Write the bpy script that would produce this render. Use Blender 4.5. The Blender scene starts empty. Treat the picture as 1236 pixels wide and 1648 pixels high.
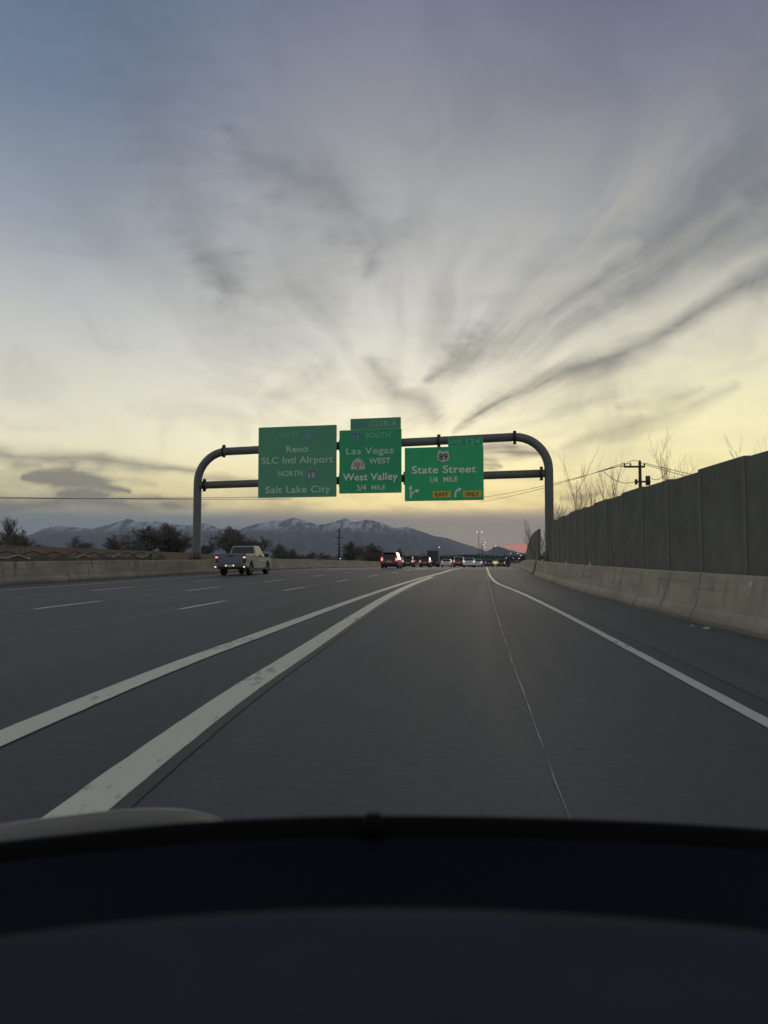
import bpy, bmesh, math, random
import numpy as np
from mathutils import Vector, Matrix, noise as mnoise
PI = math.pi
sc = bpy.context.scene
COL = sc.collection

# ------------------------------------------------------------------ camera
EYE = 1.30                       # driver's eye above the road, metres
F = 1238.0                       # focal length in photo pixels (1236 x 1648)
PITCH = math.atan(69.0 / F)
cd = bpy.data.cameras.new('camera')
cam = bpy.data.objects.new('camera', cd)
COL.objects.link(cam)
cam.location = (0, 0, EYE)
cam.rotation_euler = (PI / 2 + PITCH, 0, 0)
cd.sensor_fit = 'VERTICAL'
cd.sensor_height = 36.0
cd.lens = 36.0 * F / 1648.0
cd.clip_start = 0.05
cd.clip_end = 80000
cd.dof.use_dof = True
cd.dof.focus_distance = 50.0
cd.dof.aperture_fstop = 3.8
sc.camera = cam

def gn(px, py):
    """tangent-plane coordinates (x/y, z/y) of a sight line measured on the photograph"""
    u, v = (px - 618.0) / F, (824.0 - py) / F
    k = math.cos(PITCH) - v * math.sin(PITCH)
    return u / k, (math.sin(PITCH) + v * math.cos(PITCH)) / k

# ------------------------------------------------------------------ exposure / render
sc.view_settings.view_transform = 'Standard'
sc.view_settings.look = 'None'
sc.view_settings.exposure = 0.0
sc.view_settings.gamma = 1.0
sc.render.engine = 'CYCLES'
sc.cycles.use_denoising = True
sc.cycles.max_bounces = 5
sc.cycles.volume_bounces = 0
sc.cycles.transparent_max_bounces = 8

def lin(c):
    c = c / 255.0
    return c / 12.92 if c <= 0.04045 else ((c + 0.055) / 1.055) ** 2.4
def S(r, g, b):
    return (lin(r), lin(g), lin(b), 1.0)

# ------------------------------------------------------------------ node helpers
class G:
    def __init__(self, nt): self.nt = nt
    def n(self, t, **k):
        x = self.nt.nodes.new(t)
        for a, b in k.items(): setattr(x, a, b)
        return x
    def put(self, sock, v):
        if hasattr(v, 'is_output'): self.nt.links.new(v, sock)
        elif v is not None: sock.default_value = v
    def m(self, op, a, b=None, c=None, clamp=False):
        x = self.n('ShaderNodeMath', operation=op, use_clamp=clamp)
        self.put(x.inputs[0], a); self.put(x.inputs[1], b)
        if c is not None: self.put(x.inputs[2], c)
        return x.outputs[0]
    def comb(self, a, b, c):
        x = self.n('ShaderNodeCombineXYZ')
        for i, v in enumerate((a, b, c)): self.put(x.inputs[i], v)
        return x.outputs[0]
    def noise(self, vec, scale=1.0, detail=4.0, rough=0.5, out='Fac', dist=0.0):
        x = self.n('ShaderNodeTexNoise')
        self.put(x.inputs['Vector'], vec); x.inputs['Scale'].default_value = scale
        x.inputs['Detail'].default_value = detail; x.inputs['Roughness'].default_value = rough
        x.inputs['Distortion'].default_value = dist
        return x.outputs[out]
    def ramp(self, fac, stops, mode='LINEAR'):
        x = self.n('ShaderNodeValToRGB')
        self.put(x.inputs[0], fac)
        cr = x.color_ramp; cr.interpolation = mode
        while len(cr.elements) > 1: cr.elements.remove(cr.elements[-1])
        for i, (p, c) in enumerate(stops):
            e = cr.elements[0] if i == 0 else cr.elements.new(p)
            e.position = p
            e.color = c if hasattr(c, '__len__') else (c, c, c, 1)
        return x.outputs[0]
    def mix(self, f, a, b, blend='MIX'):
        x = self.n('ShaderNodeMix', data_type='RGBA', blend_type=blend)
        self.put(x.inputs[0], f); self.put(x.inputs[6], a); self.put(x.inputs[7], b)
        return x.outputs[2]
    def smooth(self, x, a, b):
        """0 below a, 1 above b (a may exceed b)"""
        r = self.n('ShaderNodeMapRange', interpolation_type='SMOOTHSTEP')
        self.put(r.inputs[0], x)
        r.inputs[1].default_value = min(a, b); r.inputs[2].default_value = max(a, b)
        r.inputs[3].default_value = 0.0 if a < b else 1.0
        r.inputs[4].default_value = 1.0 if a < b else 0.0
        return r.outputs[0]

# ------------------------------------------------------------------ sky
SUN_EL, SUN_AZ = math.radians(4.0), math.radians(7.0)
W = bpy.data.worlds.new('World'); sc.world = W; W.use_nodes = True
def build_sky():
    nt = W.node_tree; nt.nodes.clear(); g = G(nt)
    out = g.n('ShaderNodeOutputWorld')
    tc = g.n('ShaderNodeTexCoord').outputs['Generated']
    sep = g.n('ShaderNodeSeparateXYZ'); g.put(sep.inputs[0], tc)
    x, y, z = sep.outputs
    sky = g.n('ShaderNodeTexSky', sky_type='NISHITA')
    sky.sun_disc = False; sky.sun_elevation = SUN_EL; sky.sun_rotation = SUN_AZ
    bgn = g.n('ShaderNodeBackground'); g.put(bgn.inputs[0], sky.outputs[0]); bgn.inputs[1].default_value = 0.08
    yy = g.m('MAXIMUM', g.m('ABSOLUTE', y), 0.12)
    X = g.m('DIVIDE', x, yy); Z = g.m('DIVIDE', z, yy)
    el = g.m('MULTIPLY', g.m('ARCSINE', z), 180 / PI)            # degrees
    # veil of high cloud, colour by height above the horizon; three azimuths
    def vramp(st):
        return g.ramp(g.m('DIVIDE', g.m('ADD', el, 5.0), 95.0), [((e + 5) / 95.0, c) for e, c in st])
    mid = vramp([(-2, S(112, 116, 120)), (0.3, S(112, 117, 122)), (1.6, S(112, 130, 138)), (2.55, S(124, 134, 138)), (3.15, S(226, 212, 166)), (3.6, S(286, 262, 184)), (4.6, S(282, 264, 188)), (7.5, S(282, 272, 224)),
                 (10.5, S(265, 258, 230)), (15.3, S(232, 229, 218)), (22, S(192, 192, 190)), (30, S(152, 154, 162)), (37, S(124, 129, 150)), (60, S(104, 112, 138)), (90, S(112, 119, 140))])
    left = vramp([(-2, S(105, 112, 120)), (0.3, S(112, 118, 124)), (1.6, S(122, 126, 130)), (3.2, S(172, 168, 146)), (5.0, S(246, 234, 184)), (8, S(250, 243, 212)),
                  (11, S(234, 231, 213)), (15.3, S(206, 207, 203)), (22, S(158, 167, 178)), (30, S(116, 132, 156)), (37, S(96, 117, 142)), (60, S(104, 112, 138)), (90, S(112, 119, 140))])
    right = vramp([(-2, S(112, 122, 128)), (0.3, S(112, 124, 130)), (2.2, S(130, 138, 136)), (2.9, S(186, 172, 136)), (3.6, S(258, 238, 166)), (6.0, S(278, 266, 198)), (9, S(270, 261, 206)),
                   (12, S(252, 245, 208)), (16, S(222, 219, 202)), (22, S(166, 168, 168)), (30, S(134, 137, 150)), (37, S(110, 112, 138)), (60, S(104, 112, 138)), (90, S(112, 119, 140))])
    back = vramp([(-2, S(150, 152, 156)), (2, S(172, 172, 172)), (12, S(178, 178, 178)), (30, S(170, 173, 178)), (60, S(140, 145, 158)), (90, S(112, 119, 140))])
    base = g.mix(g.smooth(X, 0.02, -0.46), mid, left)
    base = g.mix(g.smooth(X, 0.02, 0.42), base, right)
    base = g.mix(g.smooth(y, 0.45, -0.15), base, back)
    # warped coordinates
    P = g.comb(X, Z, 0.0)
    wc = g.noise(P, 5.0, 3.0, 0.5, 'Color')
    sw = g.n('ShaderNodeSeparateXYZ'); g.put(sw.inputs[0], wc)
    wx = g.m('SUBTRACT', sw.outputs[0], 0.5); wz = g.m('SUBTRACT', sw.outputs[1], 0.5)
    # radial cirrus around the point the streaks run to
    cx, cz = gn(650, 735)
    dx = g.m('SUBTRACT', X, cx); dz = g.m('SUBTRACT', Z, cz)
    r = g.m('SQRT', g.m('ADD', g.m('MULTIPLY', dx, dx), g.m('MULTIPLY', dz, dz)))
    ang = g.m('ADD', g.m('ARCTAN2', g.m('MULTIPLY', dx, -1.0), dz), PI / 2)      # the cut of the angle lies straight below
    ang2 = g.m('ADD', ang, g.m('MULTIPLY', wx, 0.7))
    pol = g.comb(g.m('MULTIPLY', ang2, 2.3), g.m('MULTIPLY', g.m('POWER', r, 0.6), 2.2), 3.1)
    st1 = g.noise(pol, 1.5, 3.0, 0.5, dist=0.3)
    pol2 = g.comb(g.m('MULTIPLY', g.m('ADD', ang, g.m('MULTIPLY', wz, 0.22)), 6.0), g.m('MULTIPLY', g.m('POWER', r, 0.6), 1.7), 7.7)
    st2 = g.noise(pol2, 1.4, 4.0, 0.55)
    pol3 = g.comb(g.m('MULTIPLY', g.m('ADD', ang, g.m('MULTIPLY', wx, 0.3)), 15.0), g.m('MULTIPLY', g.m('POWER', r, 0.6), 3.2), 1.7)
    st3 = g.noise(pol3, 1.3, 5.0, 0.65)
    rr = g.smooth(r, 0.03, 0.22); rightness0 = g.smooth(ang, 1.30, 0.75)
    streak = g.m('MULTIPLY', g.m('ADD', g.m('MULTIPLY', g.smooth(st1, 0.44, 0.72), 0.30), g.m('MULTIPLY', g.m('MULTIPLY', g.smooth(st2, 0.44, 0.75), rightness0), 0.30)), rr)
    rightness = g.smooth(X, -0.25, 0.08)
    streak = g.m('MULTIPLY', streak, g.m('ADD', 0.75, g.m('MULTIPLY', rightness, 0.25)))
    light_st = g.m('MULTIPLY', g.m('MULTIPLY', g.smooth(st2, 0.50, 0.28), rr), g.m('MULTIPLY', rightness0, g.smooth(el, 34, 14)))
    # single long clouds: distance to a segment, frayed by noise
    frl = g.noise(g.comb(g.m('MULTIPLY', X, 6.0), g.m('MULTIPLY', Z, 18.0), 1.0), 2.2, 6.0, 0.62)
    fr2 = g.noise(g.comb(g.m('MULTIPLY', X, 14.0), g.m('MULTIPLY', Z, 20.0), 4.0), 2.4, 5.0, 0.62)
    fibre = g.m('SUBTRACT', 1.0, g.m('MULTIPLY', g.m('MULTIPLY', g.smooth(st3, 0.64, 0.34), 0.45), rightness0))
    fsel = g.m('MULTIPLY', g.smooth(r, 0.10, 0.22), rightness0)
    fr = g.m('ADD', g.m('MULTIPLY', frl, g.m('SUBTRACT', 1.0, fsel)), g.m('MULTIPLY', g.m('ADD', g.m('MULTIPLY', st3, .65), g.m('MULTIPLY', frl, .35)), fsel))
    def chain(pts, amp, warp=0.04, fray=0.8):
        """a long cloud along a chain of (px, py, half width) points, pointed at its ends"""
        qx0 = g.m('ADD', X, g.m('MULTIPLY', wx, warp)); qz0 = g.m('ADD', Z, g.m('MULTIPLY', wz, warp)); best = None
        for (ax, ay, aw), (bx, by, bw) in zip(pts, pts[1:]):
            a, b = gn(ax, ay), gn(bx, by)
            ex, ez = b[0] - a[0], b[1] - a[1]; L2 = ex * ex + ez * ez
            qx = g.m('SUBTRACT', qx0, a[0]); qz = g.m('SUBTRACT', qz0, a[1])
            t = g.m('DIVIDE', g.m('ADD', g.m('MULTIPLY', qx, ex), g.m('MULTIPLY', qz, ez)), L2, clamp=True)
            rx = g.m('SUBTRACT', qx, g.m('MULTIPLY', t, ex)); rz = g.m('SUBTRACT', qz, g.m('MULTIPLY', t, ez))
            d = g.m('SQRT', g.m('ADD', g.m('MULTIPLY', rx, rx), g.m('MULTIPLY', rz, rz)))
            q = g.m('DIVIDE', d, g.m('ADD', g.m('MULTIPLY', t, (bw - aw) / F), aw / F))
            best = q if best is None else g.m('MINIMUM', best, q)
        best = g.m('ADD', best, g.m('MULTIPLY', g.m('SUBTRACT', fr, 0.5), fray * 5.5 + 1.2))
        best = g.m('ADD', best, g.m('MULTIPLY', g.m('SUBTRACT', fr2, 0.5), fray * 2.5))
        return g.m('MULTIPLY', g.m('MULTIPLY', g.smooth(best, 2.9, -1.3), fibre), amp * 1.25)
    bands = [([(730, 695, 3), (800, 650, 10), (900, 607, 13), (1000, 570, 13), (1090, 525, 10), (1170, 480, 12), (1320, 396, 20)], .95, .035, .42),
             ([(690, 612, 6), (800, 545, 30), (950, 462, 46), (1100, 382, 46), (1320, 255, 56)], .75, .06, .5),
             ([(370, 205, 8), (430, 262, 30), (500, 305, 36), (560, 350, 34), (605, 385, 26), (600, 440, 8)], .42, .08, .5),
             ([(600, 592, 12), (622, 620, 26), (640, 650, 16), (684, 655, 22), (706, 680, 12)], .55, .10, .55), ([(450, 648, 12), (488, 634, 18), (525, 596, 14)], .22, .05, .6),
             ([(230, 20, 50), (270, 150, 60), (320, 350, 40), (360, 470, 20)], .34, .12, .6), ([(330, 410, 20), (420, 460, 55), (540, 505, 30)], .26, .08, .6),
             ([(700, 470, 10), (725, 540, 30), (745, 580, 8)], .20, .08, .6),
             ([(40, 765, 3), (90, 768, 10), (150, 777, 10), (210, 791, 3)], 1.1, .02, .35), ([(-80, 718, 8), (60, 735, 9), (180, 742, 8), (315, 755, 4)], .75, .03, .55),
             ([(-60, 755, 6), (60, 765, 9), (250, 778, 5)], .35, .03, .7), ([(100, 796, 4), (200, 801, 7), (310, 803, 4)], .4, .03, .7), ([(-80, 818, 8), (100, 812, 10), (330, 814, 6)], .55, .03, .7),
             ([(325, 766, 3), (365, 769, 6), (415, 772, 4)], .5, .03, .6), ([(770, 725, 9), (820, 723, 9), (868, 729, 3)], 1.1, .02, .3), ([(768, 744, 7), (790, 745, 7), (806, 748, 2)], 1.0, .02, .3),
             ([(780, 762, 4), (870, 766, 4)], .4, .03, .6), ([(915, 722, 4), (1000, 690, 12), (1100, 655, 13), (1185, 622, 5)], .40, .05, .5), ([(990, 660, 3), (1060, 642, 9), (1130, 622, 3)], .3, .05, .5),
             ([(905, 801, 3), (940, 798, 5), (970, 793, 2)], .6, .02, .5)]
    dark = streak
    for b in bands: dark = g.m('ADD', dark, chain(*b))
    wisp = None
    for b in (([(690, 630, 4), (780, 548, 9), (900, 452, 12), (1020, 388, 8)], .55, .05, .5), ([(745, 655, 4), (900, 566, 12), (1080, 486, 15), (1290, 380, 10)], .60, .05, .5),
              ([(790, 676, 4), (1000, 604, 13), (1290, 470, 18)], .55, .05, .5), ([(520, 560, 8), (560, 520, 14), (575, 470, 6)], .30, .08, .5), ([(880, 520, 4), (1000, 440, 9), (1180, 330, 10)], .40, .05, .5)):
        w_ = chain(*b); wisp = w_ if wisp is None else g.m('MAXIMUM', wisp, w_)
    mot = g.noise(g.comb(g.m('MULTIPLY', X, 3.2), g.m('MULTIPLY', Z, 4.2), 9.0), 2.6, 6.0, 0.62, dist=.6)
    dark = g.m('ADD', dark, g.m('MULTIPLY', g.m('MULTIPLY', g.smooth(mot, 0.48, 0.70), 0.20), g.m('MULTIPLY', g.smooth(el, 5.0, 9.0), g.smooth(el, 32.0, 16.0))))
    # ragged grey bank low over the mountains
    wav = g.noise(g.comb(g.m('MULTIPLY', X, 7.0), g.m('MULTIPLY', Z, 22.0), 5.0), 1.6, 5.0, 0.6)
    low = g.m('ADD', el, g.m('MULTIPLY', g.m('SUBTRACT', wav, 0.5), 3.6))
    lowband = g.m('MULTIPLY', g.smooth(low, 7.2, 2.6), g.m('MULTIPLY', g.smooth(wav, 0.42, 0.64), 0.45))
    lowband = g.m('MULTIPLY', lowband, g.smooth(X, 0.40, 0.10))
    dark = g.m('MINIMUM', g.m('ADD', dark, lowband), 0.95)
    darkcol = g.ramp(g.m('DIVIDE', g.m('ADD', el, 5.0), 95.0), [(0, S(108, 112, 116)), (.09, S(118, 118, 116)), (.14, S(122, 120, 114)), (.2, S(126, 128, 126)), (.28, S(122, 126, 130)), (.4, S(98, 106, 122)), (1, S(80, 88, 110))])
    col = g.mix(g.m('MULTIPLY', g.m('MAXIMUM', light_st, g.m('MULTIPLY', g.m('MULTIPLY', g.smooth(mot, 0.46, 0.30), g.smooth(el, 20.0, 9.0)), 0.8)), 0.32), base, S(238, 228, 190))
    col = g.mix(g.m('MULTIPLY', g.m('MULTIPLY', g.smooth(y, 0.1, 0.35), dark), 0.92), col, darkcol)
    col = g.mix(g.m('MULTIPLY', g.m('MULTIPLY', wisp, g.smooth(y, 0.1, 0.35)), 0.42), col, S(244, 236, 212))
    # bank
    bank = g.m('MULTIPLY', g.smooth(g.m('ADD', el, g.m('MULTIPLY', g.m('SUBTRACT', wav, 0.5), 1.6)), 3.4, 2.3), g.smooth(X, 0.34, 0.2))
    col = g.mix(g.m('MULTIPLY', bank, 0.9), col, S(110, 131, 140))
    # strip of red afterglow low on the horizon
    a, b = gn(838, 884)
    ex = g.m('DIVIDE', g.m('SUBTRACT', X, a), 0.030); ez = g.m('DIVIDE', g.m('SUBTRACT', Z, b), 0.0075)
    gl = g.smooth(g.m('ADD', g.m('MULTIPLY', ex, ex), g.m('MULTIPLY', ez, ez)), 1.3, 0.1)
    sl = g.noise(g.comb(g.m('MULTIPLY', X, 10.0), g.m('MULTIPLY', Z, 260.0), 2.0), 1.0, 2.0, 0.5)
    gl = g.m('MULTIPLY', g.m('MULTIPLY', gl, g.smooth(sl, 0.28, 0.52)), g.smooth(y, 0.0, 0.2))
    col = g.mix(gl, col, S(226, 96, 98))
    bgc = g.n('ShaderNodeBackground'); g.put(bgc.inputs[0], col); bgc.inputs[1].default_value = 1.0
    ms = g.n('ShaderNodeMixShader'); ms.inputs[0].default_value = 0.95
    nt.links.new(bgn.outputs[0], ms.inputs[1]); nt.links.new(bgc.outputs[0], ms.inputs[2])
    nt.links.new(ms.outputs[0], out.inputs[0])
build_sky()
W.cycles.sampling_method = 'MANUAL'; W.cycles.sample_map_resolution = 512

sl = bpy.data.lights.new('sun', 'SUN'); sl.energy = 0.5; sl.angle = math.radians(14); sl.color = (1.0, 0.86, 0.62)
so = bpy.data.objects.new('sun', sl); COL.objects.link(so)
sv = Vector((math.sin(SUN_AZ) * math.cos(SUN_EL), math.cos(SUN_AZ) * math.cos(SUN_EL), math.sin(SUN_EL)))
so.rotation_euler = (-sv).to_track_quat('-Z', 'Y').to_euler()

# ------------------------------------------------------------------ alignment of the road (y = distance ahead)
def curve(pts):
    ys = np.array([p[0] for p in pts], float); xs = np.array([p[1] for p in pts], float)
    m = np.gradient(xs, ys)
    def f(y):
        y = min(max(y, ys[0]), ys[-1] - 1e-6)
        i = int(np.searchsorted(ys, y, 'right') - 1); i = min(max(i, 0), len(ys) - 2)
        hh = ys[i + 1] - ys[i]; t = (y - ys[i]) / hh
        return float((2*t**3 - 3*t**2 + 1)*xs[i] + (t**3 - 2*t**2 + t)*hh*m[i] + (-2*t**3 + 3*t**2)*xs[i+1] + (t**3 - t**2)*hh*m[i+1])
    return f
X0 = curve([(-40, -4.6), (-15, -3.3), (0, -2.84), (5.5, -2.71), (9.5, -2.40), (12, -2.10), (16.7, -1.55), (26.5, -.33), (36, .98), (48, 2.75), (60, 4.6), (73, 6.4), (85, 8.1), (155, 17.3), (300, 34), (460, 52)])
XG = curve([(-40, -2.5), (-15, -1.75), (0, -1.56), (4.3, -1.53), (7.2, -1.38), (10.2, -1.12), (15.2, -.70), (21.6, -.14), (31.1, .86), (38, 1.72), (46, 2.86), (60, 4.8)])
XJ = curve([(-20, -1.6), (0, .46), (4, .925), (8, 1.39), (14, 2.11), (28.4, 3.91), (43.7, 5.88), (75, 10.0)])
XR = curve([(-40, -1.4), (-15, 1.1), (0, 2.4), (5.9, 2.95), (17.5, 4.0), (26, 4.66), (35.8, 5.26), (45, 6.25), (55.5, 7.55), (73, 9.8), (100, 13.3), (155, 20.6), (300, 37.6), (460, 55.6)])
XB = curve([(-40, 2.6), (-15, 4.4), (0, 5.3), (11.75, 5.87), (14.5, 5.98), (18.9, 6.22), (26.8, 6.80), (36, 7.8), (45.3, 8.97), (59.6, 11.2), (75, 13.5), (85, 15.0), (155, 25.0), (300, 42.5), (460, 60)])
XL = curve([(-40, -27), (0, -21.0), (33, -16.5), (57.5, -12.7), (73, -10.3), (85, -8.3), (110, -4.6), (155, 1.0), (300, 17.5), (460, 35)])
def ZR(y):
    """road height: level, then a gentle downgrade past the crest"""
    t = y - 78.0
    s = 0.5 * (t + math.sqrt(t * t + 400.0)) - 0.5 * (-78 + math.sqrt(78 * 78 + 400.0))
    z = -0.0150 * s
    return max(z, -4.9) if y < 380 else -4.9 + 0.0

# ------------------------------------------------------------------ object helpers
def tag(o, label=None, cat=None, group=None, kind=None):
    if label: o['label'] = label
    if cat: o['category'] = cat
    if group: o['group'] = group
    if kind: o['kind'] = kind
    return o
def empty(name, loc=(0, 0, 0), rz=0.0):
    o = bpy.data.objects.new(name, None); COL.objects.link(o)
    o.location = loc; o.rotation_euler = (0, 0, rz); o.empty_display_size = 0.2
    return o
class MB:
    def __init__(self): self.v, self.f, self.uv = [], [], []
    def quad(self, *p):
        n = len(self.v); self.v += [tuple(q) for q in p]; self.f.append(tuple(range(n, n + len(p))))
    def box(self, x0, x1, y0, y1, z0, z1):
        n = len(self.v)
        self.v += [(x0, y0, z0), (x1, y0, z0), (x1, y1, z0), (x0, y1, z0), (x0, y0, z1), (x1, y0, z1), (x1, y1, z1), (x0, y1, z1)]
        self.f += [tuple(n + i for i in q) for q in ((0, 3, 2, 1), (4, 5, 6, 7), (0, 1, 5, 4), (1, 2, 6, 5), (2, 3, 7, 6), (3, 0, 4, 7))]
        return self
    def tube(self, pts, r, n=8, cap=True):
        pts = [Vector(p) for p in pts]; rs = r if hasattr(r, '__len__') else [r] * len(pts)
        base = len(self.v); up = None
        for i, p in enumerate(pts):
            t = (pts[min(i + 1, len(pts) - 1)] - pts[max(i - 1, 0)]).normalized()
            if up is None:
                up = t.orthogonal().normalized()
            else:
                up = (up - t * up.dot(t)).normalized()
            w = t.cross(up)
            for k in range(n):
                a = 2 * PI * k / n
                self.v.append(tuple(p + (up * math.cos(a) + w * math.sin(a)) * rs[i]))
        for i in range(len(pts) - 1):
            for k in range(n):
                a, b = base + i * n + k, base + i * n + (k + 1) % n
                self.f.append((a, b, b + n, a + n))
        if cap:
            self.f.append(tuple(base + k for k in reversed(range(n))))
            self.f.append(tuple(base + (len(pts) - 1) * n + k for k in range(n)))
        return self
    def rings(self, rs, close=True, caps=True):
        n = len(rs[0]); b = len(self.v)
        for r in rs: self.v += [tuple(p) for p in r]
        for i in range(len(rs) - 1):
            for k in range(n if close else n - 1):
                a, c = b + i * n + k, b + i * n + (k + 1) % n
                self.f.append((a, c, c + n, a + n))
        if caps and close:
            self.f.append(tuple(b + k for k in reversed(range(n))))
            self.f.append(tuple(b + (len(rs) - 1) * n + k for k in range(n)))
        return self
    def prism(self, poly, axis, a, b):
        """extrude a 2-D polygon; axis 'x': poly is (y,z)"""
        def P(q, t): return (t, q[0], q[1]) if axis == 'x' else ((q[0], t, q[1]) if axis == 'y' else (q[0], q[1], t))
        n = len(self.v); m = len(poly)
        self.v += [P(q, a) for q in poly] + [P(q, b) for q in poly]
        self.f.append(tuple(n + i for i in range(m))); self.f.append(tuple(n + m + i for i in reversed(range(m))))
        for i in range(m):
            j = (i + 1) % m
            self.f.append((n + i, n + m + i, n + m + j, n + j))
        return self
    def build(self, name, mat, parent=None, smooth=False, bevel=0.0, seg=2, recalc=True, auto=False):
        me = bpy.data.meshes.new(name); me.from_pydata(self.v, [], self.f)
        if recalc:
            bm = bmesh.new(); bm.from_mesh(me); bmesh.ops.recalc_face_normals(bm, faces=bm.faces); bm.to_mesh(me); bm.free()
        if self.uv:
            ul = me.uv_layers.new(name='UVMap')
            for l in me.loops: ul.data[l.index].uv = self.uv[l.vertex_index]
        if smooth:
            for p in me.polygons: p.use_smooth = True
        if mat: me.materials.append(mat)
        o = bpy.data.objects.new(name, me); COL.objects.link(o)
        if parent: o.parent = parent
        if bevel:
            mo = o.modifiers.new('bevel', 'BEVEL'); mo.width = bevel; mo.segments = seg; mo.limit_method = 'ANGLE'; mo.angle_limit = math.radians(35)
            mo.harden_normals = False
        return o
def copy_tree(o, parent=None):
    c = o.copy(); COL.objects.link(c); c.parent = parent
    for ch in [k for k in COL.objects if k.parent == o]: copy_tree(ch, c)
    return c

# ------------------------------------------------------------------ materials
def mat(name, col, rough=0.7, metal=0.0, spec=0.5, var=0.0, scale=3.0, emis=None, estr=0.0, bump=0.0, coat=0.0, bscale=None):
    m = bpy.data.materials.new(name); m.use_nodes = True
    nt = m.node_tree; g = G(nt); b = nt.nodes['Principled BSDF']
    c = (col[0], col[1], col[2], 1.0)
    b.inputs['Base Color'].default_value = c; b.inputs['Roughness'].default_value = rough
    b.inputs['Metallic'].default_value = metal; b.inputs['Specular IOR Level'].default_value = spec
    if coat: b.inputs['Coat Weight'].default_value = coat; b.inputs['Coat Roughness'].default_value = 0.08
    if var or bump:
        tc = g.n('ShaderNodeTexCoord').outputs['Object']
        n1 = g.noise(tc, scale, 6.0, 0.6)
        if var:
            g.put(b.inputs['Base Color'], g.ramp(n1, [(0.25, tuple(k * (1 - var) for k in col[:3]) + (1,)), (0.75, tuple(min(1, k * (1 + var)) for k in col[:3]) + (1,))]))
        if bump:
            bp = g.n('ShaderNodeBump'); bp.inputs['Strength'].default_value = bump; bp.inputs['Distance'].default_value = 0.02
            g.put(bp.inputs['Height'], g.noise(tc, bscale or scale * 6, 5.0, 0.6)); nt.links.new(bp.outputs[0], b.inputs['Normal'])
    if emis:
        b.inputs['Emission Color'].default_value = (*emis[:3], 1); b.inputs['Emission Strength'].default_value = estr
    return m

def road_material(name, base, joint=True, wear=0.22):
    m = bpy.data.materials.new(name); m.use_nodes = True
    nt = m.node_tree; g = G(nt); b = nt.nodes['Principled BSDF']
    uv = g.n('ShaderNodeUVMap').outputs[0]
    sp = g.n('ShaderNodeSeparateXYZ'); g.put(sp.inputs[0], uv); u, v = sp.outputs[0], sp.outputs[1]
    big = g.noise(g.comb(g.m('MULTIPLY', u, 0.35), g.m('MULTIPLY', v, 0.05), 0), 1.0, 5.0, 0.6)
    lon = g.noise(g.comb(g.m('MULTIPLY', u, 2.6), g.m('MULTIPLY', v, 0.03), 2.0), 1.0, 4.0, 0.6)
    fine = g.noise(g.comb(g.m('MULTIPLY', u, 60.0), g.m('MULTIPLY', v, 60.0), 0), 1.0, 3.0, 0.7)
    grit = g.noise(g.comb(g.m('MULTIPLY', u, 9.0), g.m('MULTIPLY', v, 7.0), 6.0), 1.0, 6.0, 0.75)
    tine = g.noise(g.comb(g.m('MULTIPLY', u, 1.2), g.m('MULTIPLY', v, 16.0), 4.0), 1.0, 3.0, 0.6)
    # wheel-path polish inside each 3.6 m lane
    w = g.m('ABSOLUTE', g.m('SINE', g.m('MULTIPLY', u, PI / 1.8)))
    f = g.m('ADD', g.m('MULTIPLY', g.m('SUBTRACT', big, 0.5), 1.3), g.m('MULTIPLY', g.m('SUBTRACT', lon, 0.5), 1.7))
    f = g.m('ADD', f, g.m('MULTIPLY', g.m('SUBTRACT', fine, 0.5), 0.8))
    f = g.m('ADD', f, g.m('MULTIPLY', g.m('SUBTRACT', tine, 0.5), 0.4))
    f = g.m('ADD', f, g.m('MULTIPLY', g.m('SUBTRACT', w, 0.6), -0.30))
    f = g.m('ADD', g.m('MULTIPLY', f, wear * 2.2), 1.0)
    col = g.mix(1.0, (base[0], base[1], base[2], 1), g.comb(f, f, f), 'MULTIPLY')
    spk = g.noise(g.comb(g.m('MULTIPLY', u, 26.0), g.m('MULTIPLY', v, 22.0), 3.0), 1.0, 2.0, 0.5)
    col = g.mix(g.m('MULTIPLY', g.smooth(grit, 0.52, 0.70), 0.30), col, (base[0] * .45, base[1] * .45, base[2] * .45, 1))
    col = g.mix(g.m('MULTIPLY', g.smooth(spk, 0.70, 0.76), 0.5), col, (base[0] * 2.4, base[1] * 2.4, base[2] * 2.3, 1))
    # repaired cracks sealed with bitumen
    vo = g.n('ShaderNodeTexVoronoi', feature='DISTANCE_TO_EDGE'); vo.inputs['Scale'].default_value = 0.16
    g.put(vo.inputs['Vector'], g.comb(g.m('ADD', u, g.m('MULTIPLY', big, 5.0)), g.m('MULTIPLY', v, 0.5), 0))
    crack = g.m('MULTIPLY', g.smooth(vo.outputs['Distance'], 0.0035, 0.001), g.smooth(lon, 0.5, 0.6))
    col = g.mix(g.m('MULTIPLY', crack, 0.0), col, (0.02, 0.02, 0.022, 1))
    g.put(b.inputs['Base Color'], col)
    g.put(b.inputs['Roughness'], g.m('ADD', 0.58, g.m('ADD', g.m('MULTIPLY', lon, 0.22), g.m('MULTIPLY', grit, 0.14))))
    b.inputs['Specular IOR Level'].default_value = 0.38
    bp = g.n('ShaderNodeBump'); bp.inputs['Strength'].default_value = 0.5; bp.inputs['Distance'].default_value = 0.005
    g.put(bp.inputs['Height'], g.m('ADD', fine, tine)); nt.links.new(bp.outputs[0], b.inputs['Normal'])
    return m

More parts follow.
